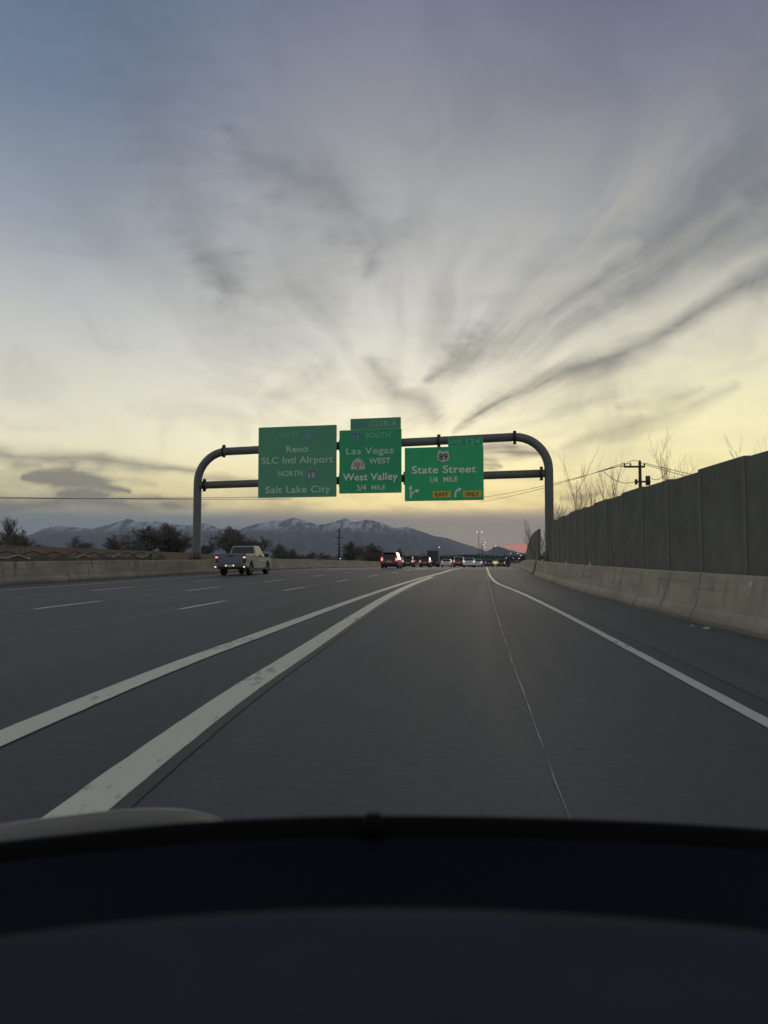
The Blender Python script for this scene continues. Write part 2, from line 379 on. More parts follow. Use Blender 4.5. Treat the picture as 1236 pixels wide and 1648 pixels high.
def concrete_material(name, c1, c2, stain=0.5, stain_col=(0.05, 0.042, 0.035)):
    m = bpy.data.materials.new(name); m.use_nodes = True
    nt = m.node_tree; g = G(nt); b = nt.nodes['Principled BSDF']
    uv = g.n('ShaderNodeUVMap').outputs[0]
    sp = g.n('ShaderNodeSeparateXYZ'); g.put(sp.inputs[0], uv); u, v = sp.outputs[0], sp.outputs[1]
    big = g.noise(g.comb(g.m('MULTIPLY', u, 0.30), g.m('MULTIPLY', v, 1.2), 0), 1.0, 6.0, 0.65)
    run = g.noise(g.comb(g.m('MULTIPLY', u, 2.4), g.m('MULTIPLY', v, 0.45), 3.0), 1.0, 5.0, 0.6)
    hor = g.noise(g.comb(g.m('MULTIPLY', u, 0.16), g.m('MULTIPLY', v, 6.0), 8.0), 1.0, 5.0, 0.6)
    fine = g.noise(g.comb(g.m('MULTIPLY', u, 22.0), g.m('MULTIPLY', v, 22.0), 0), 1.0, 4.0, 0.7)
    col = g.mix(g.smooth(big, 0.3, 0.7), (*c1, 1), (*c2, 1))
    col = g.mix(g.m('MULTIPLY', g.m('MULTIPLY', g.smooth(run, 0.50, 0.66), g.smooth(big, 0.42, 0.6)), stain), col, (*stain_col, 1))
    col = g.mix(g.m('MULTIPLY', g.smooth(hor, 0.5, 0.72), 0.35), col, (c1[0] * .5, c1[1] * .5, c1[2] * .5, 1))
    # tyre-splash grime along the foot
    col = g.mix(g.m('MULTIPLY', g.smooth(g.m('ADD', v, g.m('MULTIPLY', fine, 0.15)), 0.36, 0.06), 0.5), col, (0.045, 0.042, 0.04, 1))
    # casting joints every 6 m
    fr = g.m('FRACT', g.m('DIVIDE', u, 6.1))
    col = g.mix(g.m('MULTIPLY', g.smooth(g.m('ABSOLUTE', g.m('SUBTRACT', fr, 0.5)), 0.0045, 0.002), 0.75), col, (0.03, 0.03, 0.03, 1))
    col = g.mix(0.25, col, g.comb(fine, fine, fine), 'OVERLAY')
    g.put(b.inputs['Base Color'], col); b.inputs['Roughness'].default_value = 0.88; b.inputs['Specular IOR Level'].default_value = 0.25
    bp = g.n('ShaderNodeBump'); bp.inputs['Strength'].default_value = 0.4; bp.inputs['Distance'].default_value = 0.01
    g.put(bp.inputs['Height'], fine); nt.links.new(bp.outputs[0], b.inputs['Normal'])
    return m

def worn_paint(name, col, wear=0.5):
    m = bpy.data.materials.new(name); m.use_nodes = True
    nt = m.node_tree; g = G(nt); b = nt.nodes['Principled BSDF']
    uv = g.n('ShaderNodeUVMap').outputs[0]
    sp = g.n('ShaderNodeSeparateXYZ'); g.put(sp.inputs[0], uv); u, v = sp.outputs[0], sp.outputs[1]
    n1 = g.noise(g.comb(g.m('MULTIPLY', u, 14.0), g.m('MULTIPLY', v, 3.5), 0), 1.0, 6.0, 0.7)
    n2 = g.noise(g.comb(u, g.m('MULTIPLY', v, 0.4), 5.0), 1.0, 4.0, 0.6)
    k = g.smooth(g.m('ADD', n1, g.m('MULTIPLY', g.m('SUBTRACT', n2, 0.5), 0.8)), 0.54, 0.72)
    c = g.mix(n2, tuple(x * 0.72 for x in col) + (1,), (*col, 1))
    g.put(b.inputs['Base Color'], g.mix(g.m('MULTIPLY', k, wear), c, (0.07, 0.07, 0.072, 1)))
    b.inputs['Roughness'].default_value = 0.6; b.inputs['Specular IOR Level'].default_value = 0.3
    return m

M = dict(
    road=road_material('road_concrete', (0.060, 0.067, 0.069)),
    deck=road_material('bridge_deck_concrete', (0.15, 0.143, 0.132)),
    shoulder=road_material('shoulder_asphalt', (0.080, 0.094, 0.088)),
    white=worn_paint('white_road_paint', (0.66, 0.66, 0.57), 0.7),
    cream=worn_paint('gore_paint', (0.70, 0.69, 0.53), 0.7),
    blackp=worn_paint('black_contrast_paint', (0.030, 0.030, 0.032), 0.3),
    seam=worn_paint('joint_sealant', (0.33, 0.34, 0.33), 1.0),
    barrier=concrete_material('barrier_concrete', (0.32, 0.285, 0.205), (0.48, 0.43, 0.31), 0.5),
    median=concrete_material('median_concrete', (0.22, 0.20, 0.165), (0.40, 0.355, 0.275), 0.7),
    brownwall=concrete_material('brown_concrete', (0.20, 0.155, 0.125), (0.28, 0.21, 0.165), 0.4, (0.08, 0.06, 0.05)),
    panel=mat('noise_wall_panel', (0.168, 0.168, 0.138), 0.92, var=0.22, scale=1.3, spec=0.15, bump=0.25, bscale=40),
    wpost=mat('noise_wall_post', (0.180, 0.182, 0.150), 0.88, var=0.2, scale=2, spec=0.2),
    steel=mat('weathered_gantry_steel', (0.15, 0.162, 0.15), 0.6, metal=0.1, var=0.18, scale=1.5),
    bolt=mat('dark_flange_steel', (0.035, 0.037, 0.038), 0.55, metal=0.5),
    alu=mat('sign_back_aluminium', (0.30, 0.31, 0.31), 0.5, metal=0.6, var=0.1),
    dash=mat('dash_soft_plastic', (0.0270, 0.0295, 0.0420), 0.95, var=0.12, scale=6, spec=0.08, bump=0.15, bscale=220),
    dashdark=mat('dash_black_plastic', (0.0019, 0.0028, 0.0068), 0.8, spec=0.12, bump=0.1, bscale=200),
    rubber=mat('black_rubber', (0.0035, 0.0035, 0.0036), 0.8, spec=0.1),
    hood=mat('car_hood_paint', (0.026, 0.0255, 0.022), 0.55),
    hoodhighlight=mat('hood_edge_highlight', (0.42, 0.42, 0.38), 0.3, metal=0.5),
    tyre=mat('tyre_rubber', (0.012, 0.012, 0.013), 0.85),
    rim=mat('wheel_alloy', (0.30, 0.30, 0.31), 0.35, metal=0.8),
    glass=mat('dark_car_glass', (0.012, 0.014, 0.016), 0.08, spec=0.6),
    trim=mat('black_trim', (0.014, 0.014, 0.015), 0.5),
    silver=mat('silver_truck_paint', (0.30, 0.305, 0.32), 0.34, metal=0.3, coat=0.5),
    red=mat('dark_red_paint', (0.16, 0.014, 0.018), 0.28, metal=0.2, coat=0.8),
    black=mat('black_car_paint', (0.016, 0.017, 0.019), 0.28, coat=0.8),
    grey=mat('grey_car_paint', (0.10, 0.105, 0.11), 0.3, metal=0.4, coat=0.6),
    whitec=mat('white_car_paint', (0.72, 0.71, 0.68), 0.3, coat=0.6),
    chrome=mat('chrome', (0.62, 0.62, 0.62), 0.18, metal=1.0),
    plate=mat('number_plate', (0.55, 0.54, 0.50), 0.5),
    tail=mat('lit_tail_lamp', (0.5, 0.03, 0.03), 0.3, emis=(1.0, 0.16, 0.14), estr=0.55),
    tailhot=mat('lit_tail_bulb', (0.8, 0.5, 0.5), 0.3, emis=(1.0, 0.58, 0.58), estr=0.9),
    lampw=mat('lit_white_lamp', (0.8, 0.8, 0.8), 0.3, emis=(1.0, 0.93, 0.80), estr=1.0),
    lampcool=mat('lit_street_lamp', (0.8, 0.8, 0.8), 0.3, emis=(0.9, 0.97, 1.0), estr=2.0),
    lampblue=mat('lit_blue_lamp', (0.7, 0.7, 0.9), 0.3, emis=(0.75, 0.78, 1.0), estr=2.5),
    glowyel=mat('emissive_yellow_sheeting', (0.7, 0.6, 0.2), 0.4, emis=(1.0, 0.82, 0.32), estr=0.5),  # sign sheeting with a glow of its own; no lamp
    pole=mat('dark_pole_steel', (0.05, 0.055, 0.06), 0.6, metal=0.3),
    wood=mat('weathered_pole_wood', (0.055, 0.05, 0.042), 0.9, var=0.3, scale=3),
    wire=mat('black_wire', (0.03, 0.03, 0.03), 0.7),
    bark=mat('dark_bark', (0.05, 0.045, 0.038), 0.95, var=0.3, scale=2),
    barkw=mat('tan_winter_bark', (0.16, 0.115, 0.065), 0.95, var=0.3, scale=2),
    twig=mat('grey_green_twigs', (0.15, 0.145, 0.125), 0.95, var=0.35, scale=0.6),
    twigw=mat('tan_twigs', (0.19, 0.135, 0.075), 0.95, var=0.25, scale=1),
    dry=mat('dry_grass_ground', (0.11, 0.10, 0.075), 0.95, var=0.35, scale=0.3),
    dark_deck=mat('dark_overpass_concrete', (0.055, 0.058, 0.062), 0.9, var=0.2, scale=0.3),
    wash=mat('grey_fence_mesh', (0.105, 0.098, 0.085), 0.85, var=0.3, scale=1.2),
    cable_d=mat('dark_cable', (0.028, 0.027, 0.027), 0.6),
    cable_l=mat('painted_cable_glint', (0.55, 0.53, 0.47), 0.35, metal=0.3),
    litter=mat('pale_litter', (0.38, 0.37, 0.34), 0.8),
    refl=mat('white_reflector', (0.75, 0.74, 0.70), 0.4),
)

# ------------------------------------------------------------------ ground, road
def ys(a, b, st): return [a + (b - a) * i / max(1, int(round((b - a) / st))) for i in range(max(1, int(round((b - a) / st))) + 1)]
def strip(mb, fl, fr, y0, y1, dz, st=1.5, n=1, rag=0.0):
    """a sheet between two edge curves, following the road's height"""
    yl = ys(y0, y1, st); b = len(mb.v)
    for y in yl:
        a, c = fl(y), fr(y)
        if rag: a += rag * mnoise.noise(Vector((y * 4.1, a, 1))); c += rag * mnoise.noise(Vector((y * 4.1, c, 5)))
        for k in range(n + 1):
            x = a + (c - a) * k / n
            mb.v.append((x, y, ZR(y) + dz)); mb.uv.append((x - X0(y), y))
    for i in range(len(yl) - 1):
        for k in range(n):
            p = b + i * (n + 1) + k
            mb.f.append((p, p + 1, p + n + 2, p + n + 1))
def build_ground():
    mb = MB()
    xs = sorted(set([-14000, -9000, -5000, -2500, -1200, -600, -300, -150, -80, -50, -30, -20, -10, 0, 10, 20, 30, 45, 60, 80, 150, 300, 600, 1200, 2500, 5000, 9000, 14000]))
    yl = [-2000, -800, -300, -100, -40, 0, 20, 40, 60, 70, 80, 90, 100, 120, 150, 190, 240, 300, 350, 400, 460, 600, 900, 1500, 2500, 4500, 8000, 13000]
    for y in yl:
        for x in xs: mb.v.append((x, y, ZR(y) - 0.22 - (0.5 if y > 460 else 0)))
    n = len(xs)
    for i in range(len(yl) - 1):
        for k in range(n - 1):
            p = i * n + k; mb.f.append((p, p + 1, p + n + 1, p + n))
    tag(mb.build('ground', M['dry'], recalc=False), 'dry winter ground either side of the freeway', kind='structure')
    mb = MB(); strip(mb, lambda y: XL(y) - 0.2, lambda y: XB(y) + 0.2, -30, 71, 0.0, 1.5, 24)
    tag(mb.build('road', M['road'], recalc=False), 'grey concrete freeway lanes and exit lane', kind='structure')
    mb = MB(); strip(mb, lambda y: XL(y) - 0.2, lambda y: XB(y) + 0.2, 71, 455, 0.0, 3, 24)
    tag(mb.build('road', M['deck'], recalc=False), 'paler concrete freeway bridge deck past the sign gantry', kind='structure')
    mb = MB(); strip(mb, lambda y: XR(y) + 0.35, lambda y: XB(y) + 0.1, -30, 71, 0.004, 1.5, 4)
    tag(mb.build('road_shoulder', M['shoulder'], recalc=False), 'dark asphalt shoulder beside the right concrete barrier', kind='structure')
def off(f, d): return lambda y: f(y) + d
def build_markings():
    def line(label, f, w, y0, y1, m, dz=0.008, st=1.0):
        mb = MB(); strip(mb, off(f, -w / 2), off(f, w / 2), y0, y1, dz, min(st, .25) if y0 < 60 else st, 1, .008)
        return tag(mb.build('road_marking', m, recalc=False), label, kind='structure')
    line('wide pale gore stripe left of the exit lane', XG, 0.285, -25, 46, M['cream'])
    line('black contrast stripe right of the gore stripe', off(XG, 0.165), 0.15, -25, 46, M['blackp'], 0.0065)
    line('white line left of the gore stripe', X0, 0.27, -25, 47, M['cream'], 0.0105)
    line('merged white line dividing exit lane from freeway', off(X0, .08), 0.34, 46, 150, M['white'])
    line('white edge line of the right shoulder', XR, 0.14, -25, 72, M['white'])
    line('white edge line of the right shoulder', XR, 0.22, 72, 150, M['white'])
    # ragged joint along the exit lane
    mb = MB(); rnd = random.Random(4)
    yl = ys(1.0, 72, 0.35); b = len(mb.v)
    for y in yl:
        x = XJ(y) + rnd.uniform(-.006, .006); w = (0.0034 * rnd.uniform(.1, 1.6) + 0.00015 * y) * (.15 if mnoise.noise(Vector((y * .9, 3, 0))) > .22 else 1)
        for s in (-1, 1): mb.v.append((x + s * w, y, 0.008 + ZR(y))); mb.uv.append((x + s * w - X0(y), y))
    for i in range(len(yl) - 1): mb.f.append((2 * i, 2 * i + 1, 2 * i + 3, 2 * i + 2))
    tag(mb.build('road_joint', M['seam'], recalc=False), 'ragged pale joint running up the exit lane', kind='structure')
    for k, d in enumerate((-3.55, -7.05, -10.55)):
        line('faint pale joint between freeway lanes', off(X0, d - .12), 0.03, -10, 72, M['seam'], 0.006)
        for i in range(0, 6):
            c = 20.2 + 9.6 * i - (9.6 if k == 0 else 0) * 0
            if c - 1.7 > 72: continue
            line('white lane dash on the freeway lanes', off(X0, d), 0.14 if c < 45 else .17, c - 1.65, min(c + 1.65, 72), M['white'], 0.010)
        line('solid white lane line on the bridge deck', off(X0, d), 0.34, 72.5, 118, M['white'], 0.010, 2)
    line('white left edge line along the median barrier', off(XL, 3.0), 0.15, -10, 72, M['white'])
    line('white left edge line along the median barrier', off(XL, 3.0), 0.3, 72, 140, M['white'], st=2)
    for y in (70.9, 74.5):
        mb = MB()
        for i in range(41):
            t = i / 40.0; x = XL(y) + (XB(y) - XL(y)) * t
            for s in (-.09, .09): mb.v.append((x, y + s, ZR(y) + .012)); mb.uv.append((x, y + s))
        for i in range(40): mb.f.append((2 * i, 2 * i + 2, 2 * i + 3, 2 * i + 1))
        tag(mb.build('road_joint', M['blackp'], recalc=False), 'dark transverse joint where the bridge deck begins', kind='structure')
build_ground(); build_markings()

# ------------------------------------------------------------------ barriers and walls
def sweep(mb, f, prof, y0, y1, side, st=1.5, zscale=None):
    """prof: (distance away from the road, height); side +1 to the right, -1 to the left"""
    yl = ys(y0, y1, st); rs = []; n = len(prof)
    dist = [0.0]
    for a, b in zip(prof, prof[1:]): dist.append(dist[-1] + math.hypot(b[0] - a[0], b[1] - a[1]))
    b = len(mb.v)
    for y in yl:
        k = zscale(y) if zscale else 1.0
        for i, (d, z) in enumerate(prof):
            mb.v.append((f(y) + side * d, y, ZR(y) + z * k)); mb.uv.append((y, z))
    for i in range(len(yl) - 1):
        for k in range(n - 1):
            p = b + i * n + k; mb.f.append((p, p + 1, p + n + 1, p + n))
    mb.f.append(tuple(b + k for k in range(n))); mb.f.append(tuple(b + (len(yl) - 1) * n + k for k in reversed(range(n))))
def build_barriers():
    prof = [(0, -.2), (0, .08), (.13, .30), (.24, .90), (.25, .93), (.27, .945), (.52, .945), (.56, .93), (.60, -.2)]
    r = empty('concrete_barrier', (0, 0, 0))
    tag(r, 'long stained concrete barrier along the right shoulder, below the noise wall', 'barrier')
    mb = MB(); sweep(mb, XB, prof, -25, 49.5, 1); mb.build('barrier_body', M['barrier'], r)
    for y, d, z in ((12.9, .235, .80), (27.0, .40, .985), (33.5, .40, .985), (46.5, .40, .985)):
        m = MB().box(-.035, .035, -.02, .02, -.045, .05); o = m.build('reflector', M['refl'], r, bevel=.008)
        o.location = (XB(y) + d, y, z)
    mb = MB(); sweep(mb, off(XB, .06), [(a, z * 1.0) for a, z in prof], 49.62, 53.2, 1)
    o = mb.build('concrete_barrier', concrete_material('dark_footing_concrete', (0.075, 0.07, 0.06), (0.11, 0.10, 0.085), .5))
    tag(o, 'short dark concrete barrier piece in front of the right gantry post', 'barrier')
    mb = MB(); sweep(mb, XB, prof, 53.35, 150, 1, 1.5, lambda y: 1.0 if y < 66 else 1.0 - .35 * min(1, (y - 66) / 30) ** 2)
    o = mb.build('concrete_barrier', M['barrier']); tag(o, 'far concrete barrier with sloping top beyond the right gantry post', 'barrier')
    # median barrier
    profL = [(0, -.2), (0, .08), (.13, .30), (.24, .98), (.26, 1.01), (.60, 1.01), (.62, -.2)]
    mb = MB(); sweep(mb, XL, profL, -5, 45.9, -1); o = mb.build('concrete_barrier', M['median'])
    tag(o, 'grey concrete median barrier at the left edge of the freeway, left of the joint', 'barrier')
    profP = [(.06, -.2), (.06, .08), (.18, .30), (.27, .95), (.29, .97), (1.9, .97), (1.95, -.2)]
    mb = MB(); sweep(mb, XL, profP, 46.0, 66.5, -1, 1.2); o = mb.build('concrete_barrier', M['median'])
    tag(o, 'wide stained concrete barrier carrying the left gantry post', 'barrier')
    mb = MB(); sweep(mb, XL, profL, 66.6, 230, -1, 2); o = mb.build('concrete_barrier', concrete_material('streaked_concrete', (0.24, 0.21, 0.17), (0.46, 0.41, 0.33), 1.0, (0.055, 0.038, 0.028)))
    tag(o, 'pale rust streaked concrete barrier curving away behind the pickup', 'barrier')
    # brown wall of the opposite carriageway
    XW = lambda y: X0(y) - 24.0
    mb = MB(); sweep(mb, XW, [(0, -.2), (0, 1.0), (.3, 1.0), (.3, -.2)], 22, 98, -1, 2, lambda y: float(np.interp(y, [20, 44, 66, 75, 98], [1.95, 1.86, 1.62, 1.48, 1.2])))
    o = mb.build('retaining_wall', M['brownwall']); tag(o, 'low brown concrete wall beyond the median fence at left', 'wall')
    # opposite carriageway surface
    mb = MB(); strip(mb, lambda y: X0(y) - 24.0, lambda y: XL(y) - .55, -5, 110, 0.004, 3, 4)
    tag(mb.build('road', M['shoulder'], recalc=False), 'strip of pavement behind the median barrier', kind='structure')
    # scalloped median fence
    XF = lambda y: X0(y) - 19.9
    f = empty('median_fence', (0, 0, 0)); tag(f, 'low grey median fence with a scalloped sagging top at left', 'fence')
    def top(y): return 1.22 + .085 * math.cos(2 * PI * y / 2.05) + .02 * math.sin(y * 1.7)
    mb = MB(); yl = ys(24, 56, .17); b = 0
    for y in yl:
        for dx, z in ((0, -.1), (0, top(y)), (-.05, top(y)), (-.05, -.1)): mb.v.append((XF(y) + dx, y, z))
    for i in range(len(yl) - 1):
        for k in range(3): p = i * 4 + k; mb.f.append((p, p + 1, p + 5, p + 4))
    mb.build('fence_panel', M['wash'], f)
    pts = [(XF(y) - .22, y, top(y + .5) + .17) for y in yl]; MB().tube(pts, .038, 6).build('top_cable', M['cable_d'], f, smooth=True)
    for a, bb in ((30.6, 33.9), (36.2, 39.8), (44.2, 45.6), (48.3, 49.5), (51.4, 53.0)):
        pts = [(XF(y) + .06, y, top(y + .1) - .02) for y in ys(a, bb, .15)]
        MB().tube(pts, .022, 6).build('cable_glint', M['cable_l'], f, smooth=True)  # pale tube pieces paint the white glints along the fence top
    for y in (53.6, 56.2, 61.5, 64.5, 69.0):
        MB().box(-.04, .04, -.04, .04, 0, 1.36).build('fence_post', M['pole'], f).location = (XF(y) + (1.8 if y > 54 else .1), y, 0)
build_barriers()

def build_noise_wall():
    def wall(name, label, y0, y1, step, topf, d=.72):
        r = empty(name, (XB(y0) + d, y0, 0)); tag(r, label, 'noise wall')
        O = Vector(r.location)
        n = int(round((y1 - y0) / step))
        for i in range(n):
            a, b = y0 + i * step, y0 + (i + 1) * step
            pa = Vector((XB(a) + d, a, 0)); pb = Vector((XB(b) + d, b, 0)); t = (pb - pa).normalized(); nn = Vector((t.y, -t.x, 0))
            mb = MB(); k = 10 if topf(a) != topf(b) else 1
            rs = []
            for j in range(k + 1):
                p = pa.lerp(pb, j / k); z = topf(p.y) + (((i * 7) % 5) - 2) * .018
                rs.append([p + Vector((0, 0, -.3)) - O, p + Vector((0, 0, z)) - O, p + nn * .18 + Vector((0, 0, z)) - O, p + nn * .18 + Vector((0, 0, -.3)) - O])
            mb.rings(rs); mb.build('wall_panel', M['panel'], r)
        for i in range(n + 1):
            a = y0 + i * step; p = Vector((XB(a) + d, a, 0)); z = topf(a)
            if z < .8: continue
            m = MB().box(-.022, .20, -.08, .08, -.3, z + .012); o = m.build('wall_post', M['wpost'], r, bevel=.012)
            o.location = p - O; t = (XB(a + 1) - XB(a - 1)) / 2; o.rotation_euler = (0, 0, -math.atan(t))
        return r
    def t1(y): return 3.06 - .02 * ((y - 5.2) // 2.25 % 2) * 0
    wall('noise_wall', 'tall dark panelled noise wall behind the right concrete barrier', 5.2, 41.2 + 1.9, 2.2556, lambda y: 3.11 + .06 * ((y - 5.2) / 37.9))
    wall('noise_wall', 'dark noise wall with a curved tapering top beyond the right gantry post', 60, 88, 28.0 / 6,
         lambda y: 3.30 - 1.75 * max(0.0, (y - 61) / 27.0) ** 2.2, .75)
    r = wall('noise_wall', 'low dark wall between the right gantry post and the curved noise wall', 43.6, 59.6, 4.0, lambda y: 1.55, 1.15)
build_noise_wall()

# ------------------------------------------------------------------ gantry and its signs
GA = empty('sign_gantry', (-14.1, 58.0, 0), -math.atan2(5.5, 25.4))
tag(GA, 'grey steel overhead sign gantry with rounded corners spanning the freeway', 'gantry')
LEN = 25.99
def zup(u): return 9.14 + (9.42 - 9.14) * (u - 5) / 18.35
def zlo(u): return 6.58 + (6.85 - 6.58) * (u - 2.6) / 20.7
def bend(c0, a0, a1, r, n=10):
    return [(c0[0] + r * math.cos(a0 + (a1 - a0) * i / n), 0, c0[1] + r * math.sin(a0 + (a1 - a0) * i / n)) for i in range(n + 1)]
def build_gantry():
    R = 2.35; pr = .30
    zl = zup(0); zr = zup(LEN)
    MB().tube([(0, 0, .95), (0, 0, 1.6), (0, 0, zl - R)] + bend((R, zl - R), PI, PI / 2, R)[1:], pr, 20).build('gantry_post', M['steel'], GA, smooth=True)
    MB().tube([(LEN, 0, .0), (LEN, 0, 1.6), (LEN, 0, zr - R)] + bend((LEN - R, zr - R), 0, PI / 2, R)[1:], pr, 20).build('gantry_post', M['steel'], GA, smooth=True)
    MB().tube([(R, 0, zup(0)), (LEN - R, 0, zup(LEN))], pr - .004, 20).build('gantry_beam', M['steel'], GA, smooth=True)
    MB().tube([(.25, 0, zlo(.25)), (LEN - .25, 0, zlo(LEN - .25))], pr - .02, 20).build('gantry_beam', M['steel'], GA, smooth=True)
    def flange(u, z):
        m = MB().tube([(u - .07, 0, z), (u + .07, 0, z)], .36, 20)
        for s in (-1, 1): m.box(u - .11, u + .11, -.06, .06, z + s * .39 - .08, z + s * .39 + .08)
        m.build('bolted_flange', M['bolt'], GA)
    for u in (2.1, 11.2, 18.4, 23.7): flange(u, zup(u))
    for u in (.55, 11.2, 15.97, LEN - .5): flange(u, zlo(u))
    for u, z in ((0, .97), (LEN, .06)):
        m = MB().box(u - .5, u + .5, -.5, .5, z, z + .07)
        for a in range(8): m.tube([(u + .42 * math.cos(a * PI / 4), .42 * math.sin(a * PI / 4), z + .05), (u + .42 * math.cos(a * PI / 4), .42 * math.sin(a * PI / 4), z + .16)], .03, 6)
        m.build('base_plate', M['bolt'], GA)
build_gantry()

def text_mesh(body, w, h, m, parent, loc, name='lettering', bold=0.022, depth=.012):
    cu = bpy.data.curves.new(name, 'FONT'); cu.body = body; cu.size = 1.0; cu.offset = min(bold, .016); cu.extrude = .01; cu.space_character = 1.06
    cu.align_x = 'CENTER'
    o = bpy.data.objects.new(name, cu); COL.objects.link(o)
    dg = bpy.context.evaluated_depsgraph_get(); dg.update()
    me = bpy.data.meshes.new_from_object(o.evaluated_get(dg))
    bpy.data.objects.remove(o); bpy.data.curves.remove(cu)
    vs = [v.co.copy() for v in me.vertices]
    x0 = min(v.x for v in vs); x1 = max(v.x for v in vs)
    cap = 0.73
    sx = w / (x1 - x0); sz = h / cap
    for v in me.vertices:
        v.co = Vector(((v.co.x - (x0 + x1) / 2) * sx, -.5 * v.co.z, (v.co.y - cap / 2) * sz))
    words = body.split(' ')
    if len(words) == 1:
        me.materials.clear(); me.materials.append(m); me.name = name
        ob = bpy.data.objects.new(name, me); COL.objects.link(ob); ob.parent = parent; ob.location = loc
        return ob
    # one mesh per word: cut at the widest gaps between letters
    spans = sorted((min(me.vertices[k].co.x for k in p.vertices), max(me.vertices[k].co.x for k in p.vertices)) for p in me.polygons)
    gaps = []; hi = spans[0][1]
    for a, b in spans[1:]:
        if a > hi: gaps.append((a - hi, (a + hi) / 2))
        hi = max(hi, b)
    cuts = sorted(c for _, c in sorted(gaps)[-(len(words) - 1):]) + [1e9]
    lo = -1e9; ob = None
    for c in cuts:
        mb = MB(); idx = {}
        for p in me.polygons:
            if lo < sum(me.vertices[k].co.x for k in p.vertices) / len(p.vertices) <= c:
                f = []
                for k in p.vertices:
                    if k not in idx: idx[k] = len(mb.v); mb.v.append(tuple(me.vertices[k].co))
                    f.append(idx[k])
                mb.f.append(tuple(f))
        ob = mb.build(name, m, parent, recalc=False); ob.location = loc; lo = c
    return ob
def plate(name, poly, m, parent, y0, y1): return MB().prism(poly, 'y', y0, y1).build(name, m, parent)
def rrect(w, h, r, n=5, cx=0, cz=0):
    pts = []
    for sx, sz, a in ((1, 1, 0), (-1, 1, PI / 2), (-1, -1, PI), (1, -1, 1.5 * PI)):
        for i in range(n + 1):
            t = a + PI / 2 * i / n; pts.append((cx + sx * (w / 2 - r) + r * math.cos(t), cz + sz * (h / 2 - r) + r * math.sin(t)))
    return pts
def shield_poly(w, h):
    half = [(0, .5), (.22, .46), (.40, .5), (.47, .34), (.5, .10), (.44, -.14), (.30, -.34), (0, -.5)]
    p = [(x * w, z * h) for x, z in half] + [(-x * w, z * h) for x, z in reversed(half[1:-1])]
    return p
def us_poly(w, h):
    half = [(0, .44), (.16, .42), (.30, .5), (.46, .40), (.42, .20), (.49, -.02), (.46, -.26), (.30, -.40), (.10, -.43), (0, -.5)]
    return [(x * w, z * h) for x, z in half] + [(-x * w, z * h) for x, z in reversed(half[1:-1])]
def hive_poly(w, h):
    half = [(0, .5), (.14, .48), (.14, .40), (.27, .36), (.30, .24), (.38, .18), (.41, .04), (.46, -.06), (.46, -.22), (.5, -.26), (.5, -.5)]
    return [(x * w, z * h) for x, z in half] + [(-x * w, z * h) for x, z in reversed(half[1:])]
def sheet_green(name, c): return mat(name, c, 0.55, var=0.10, scale=0.8, spec=0.3)
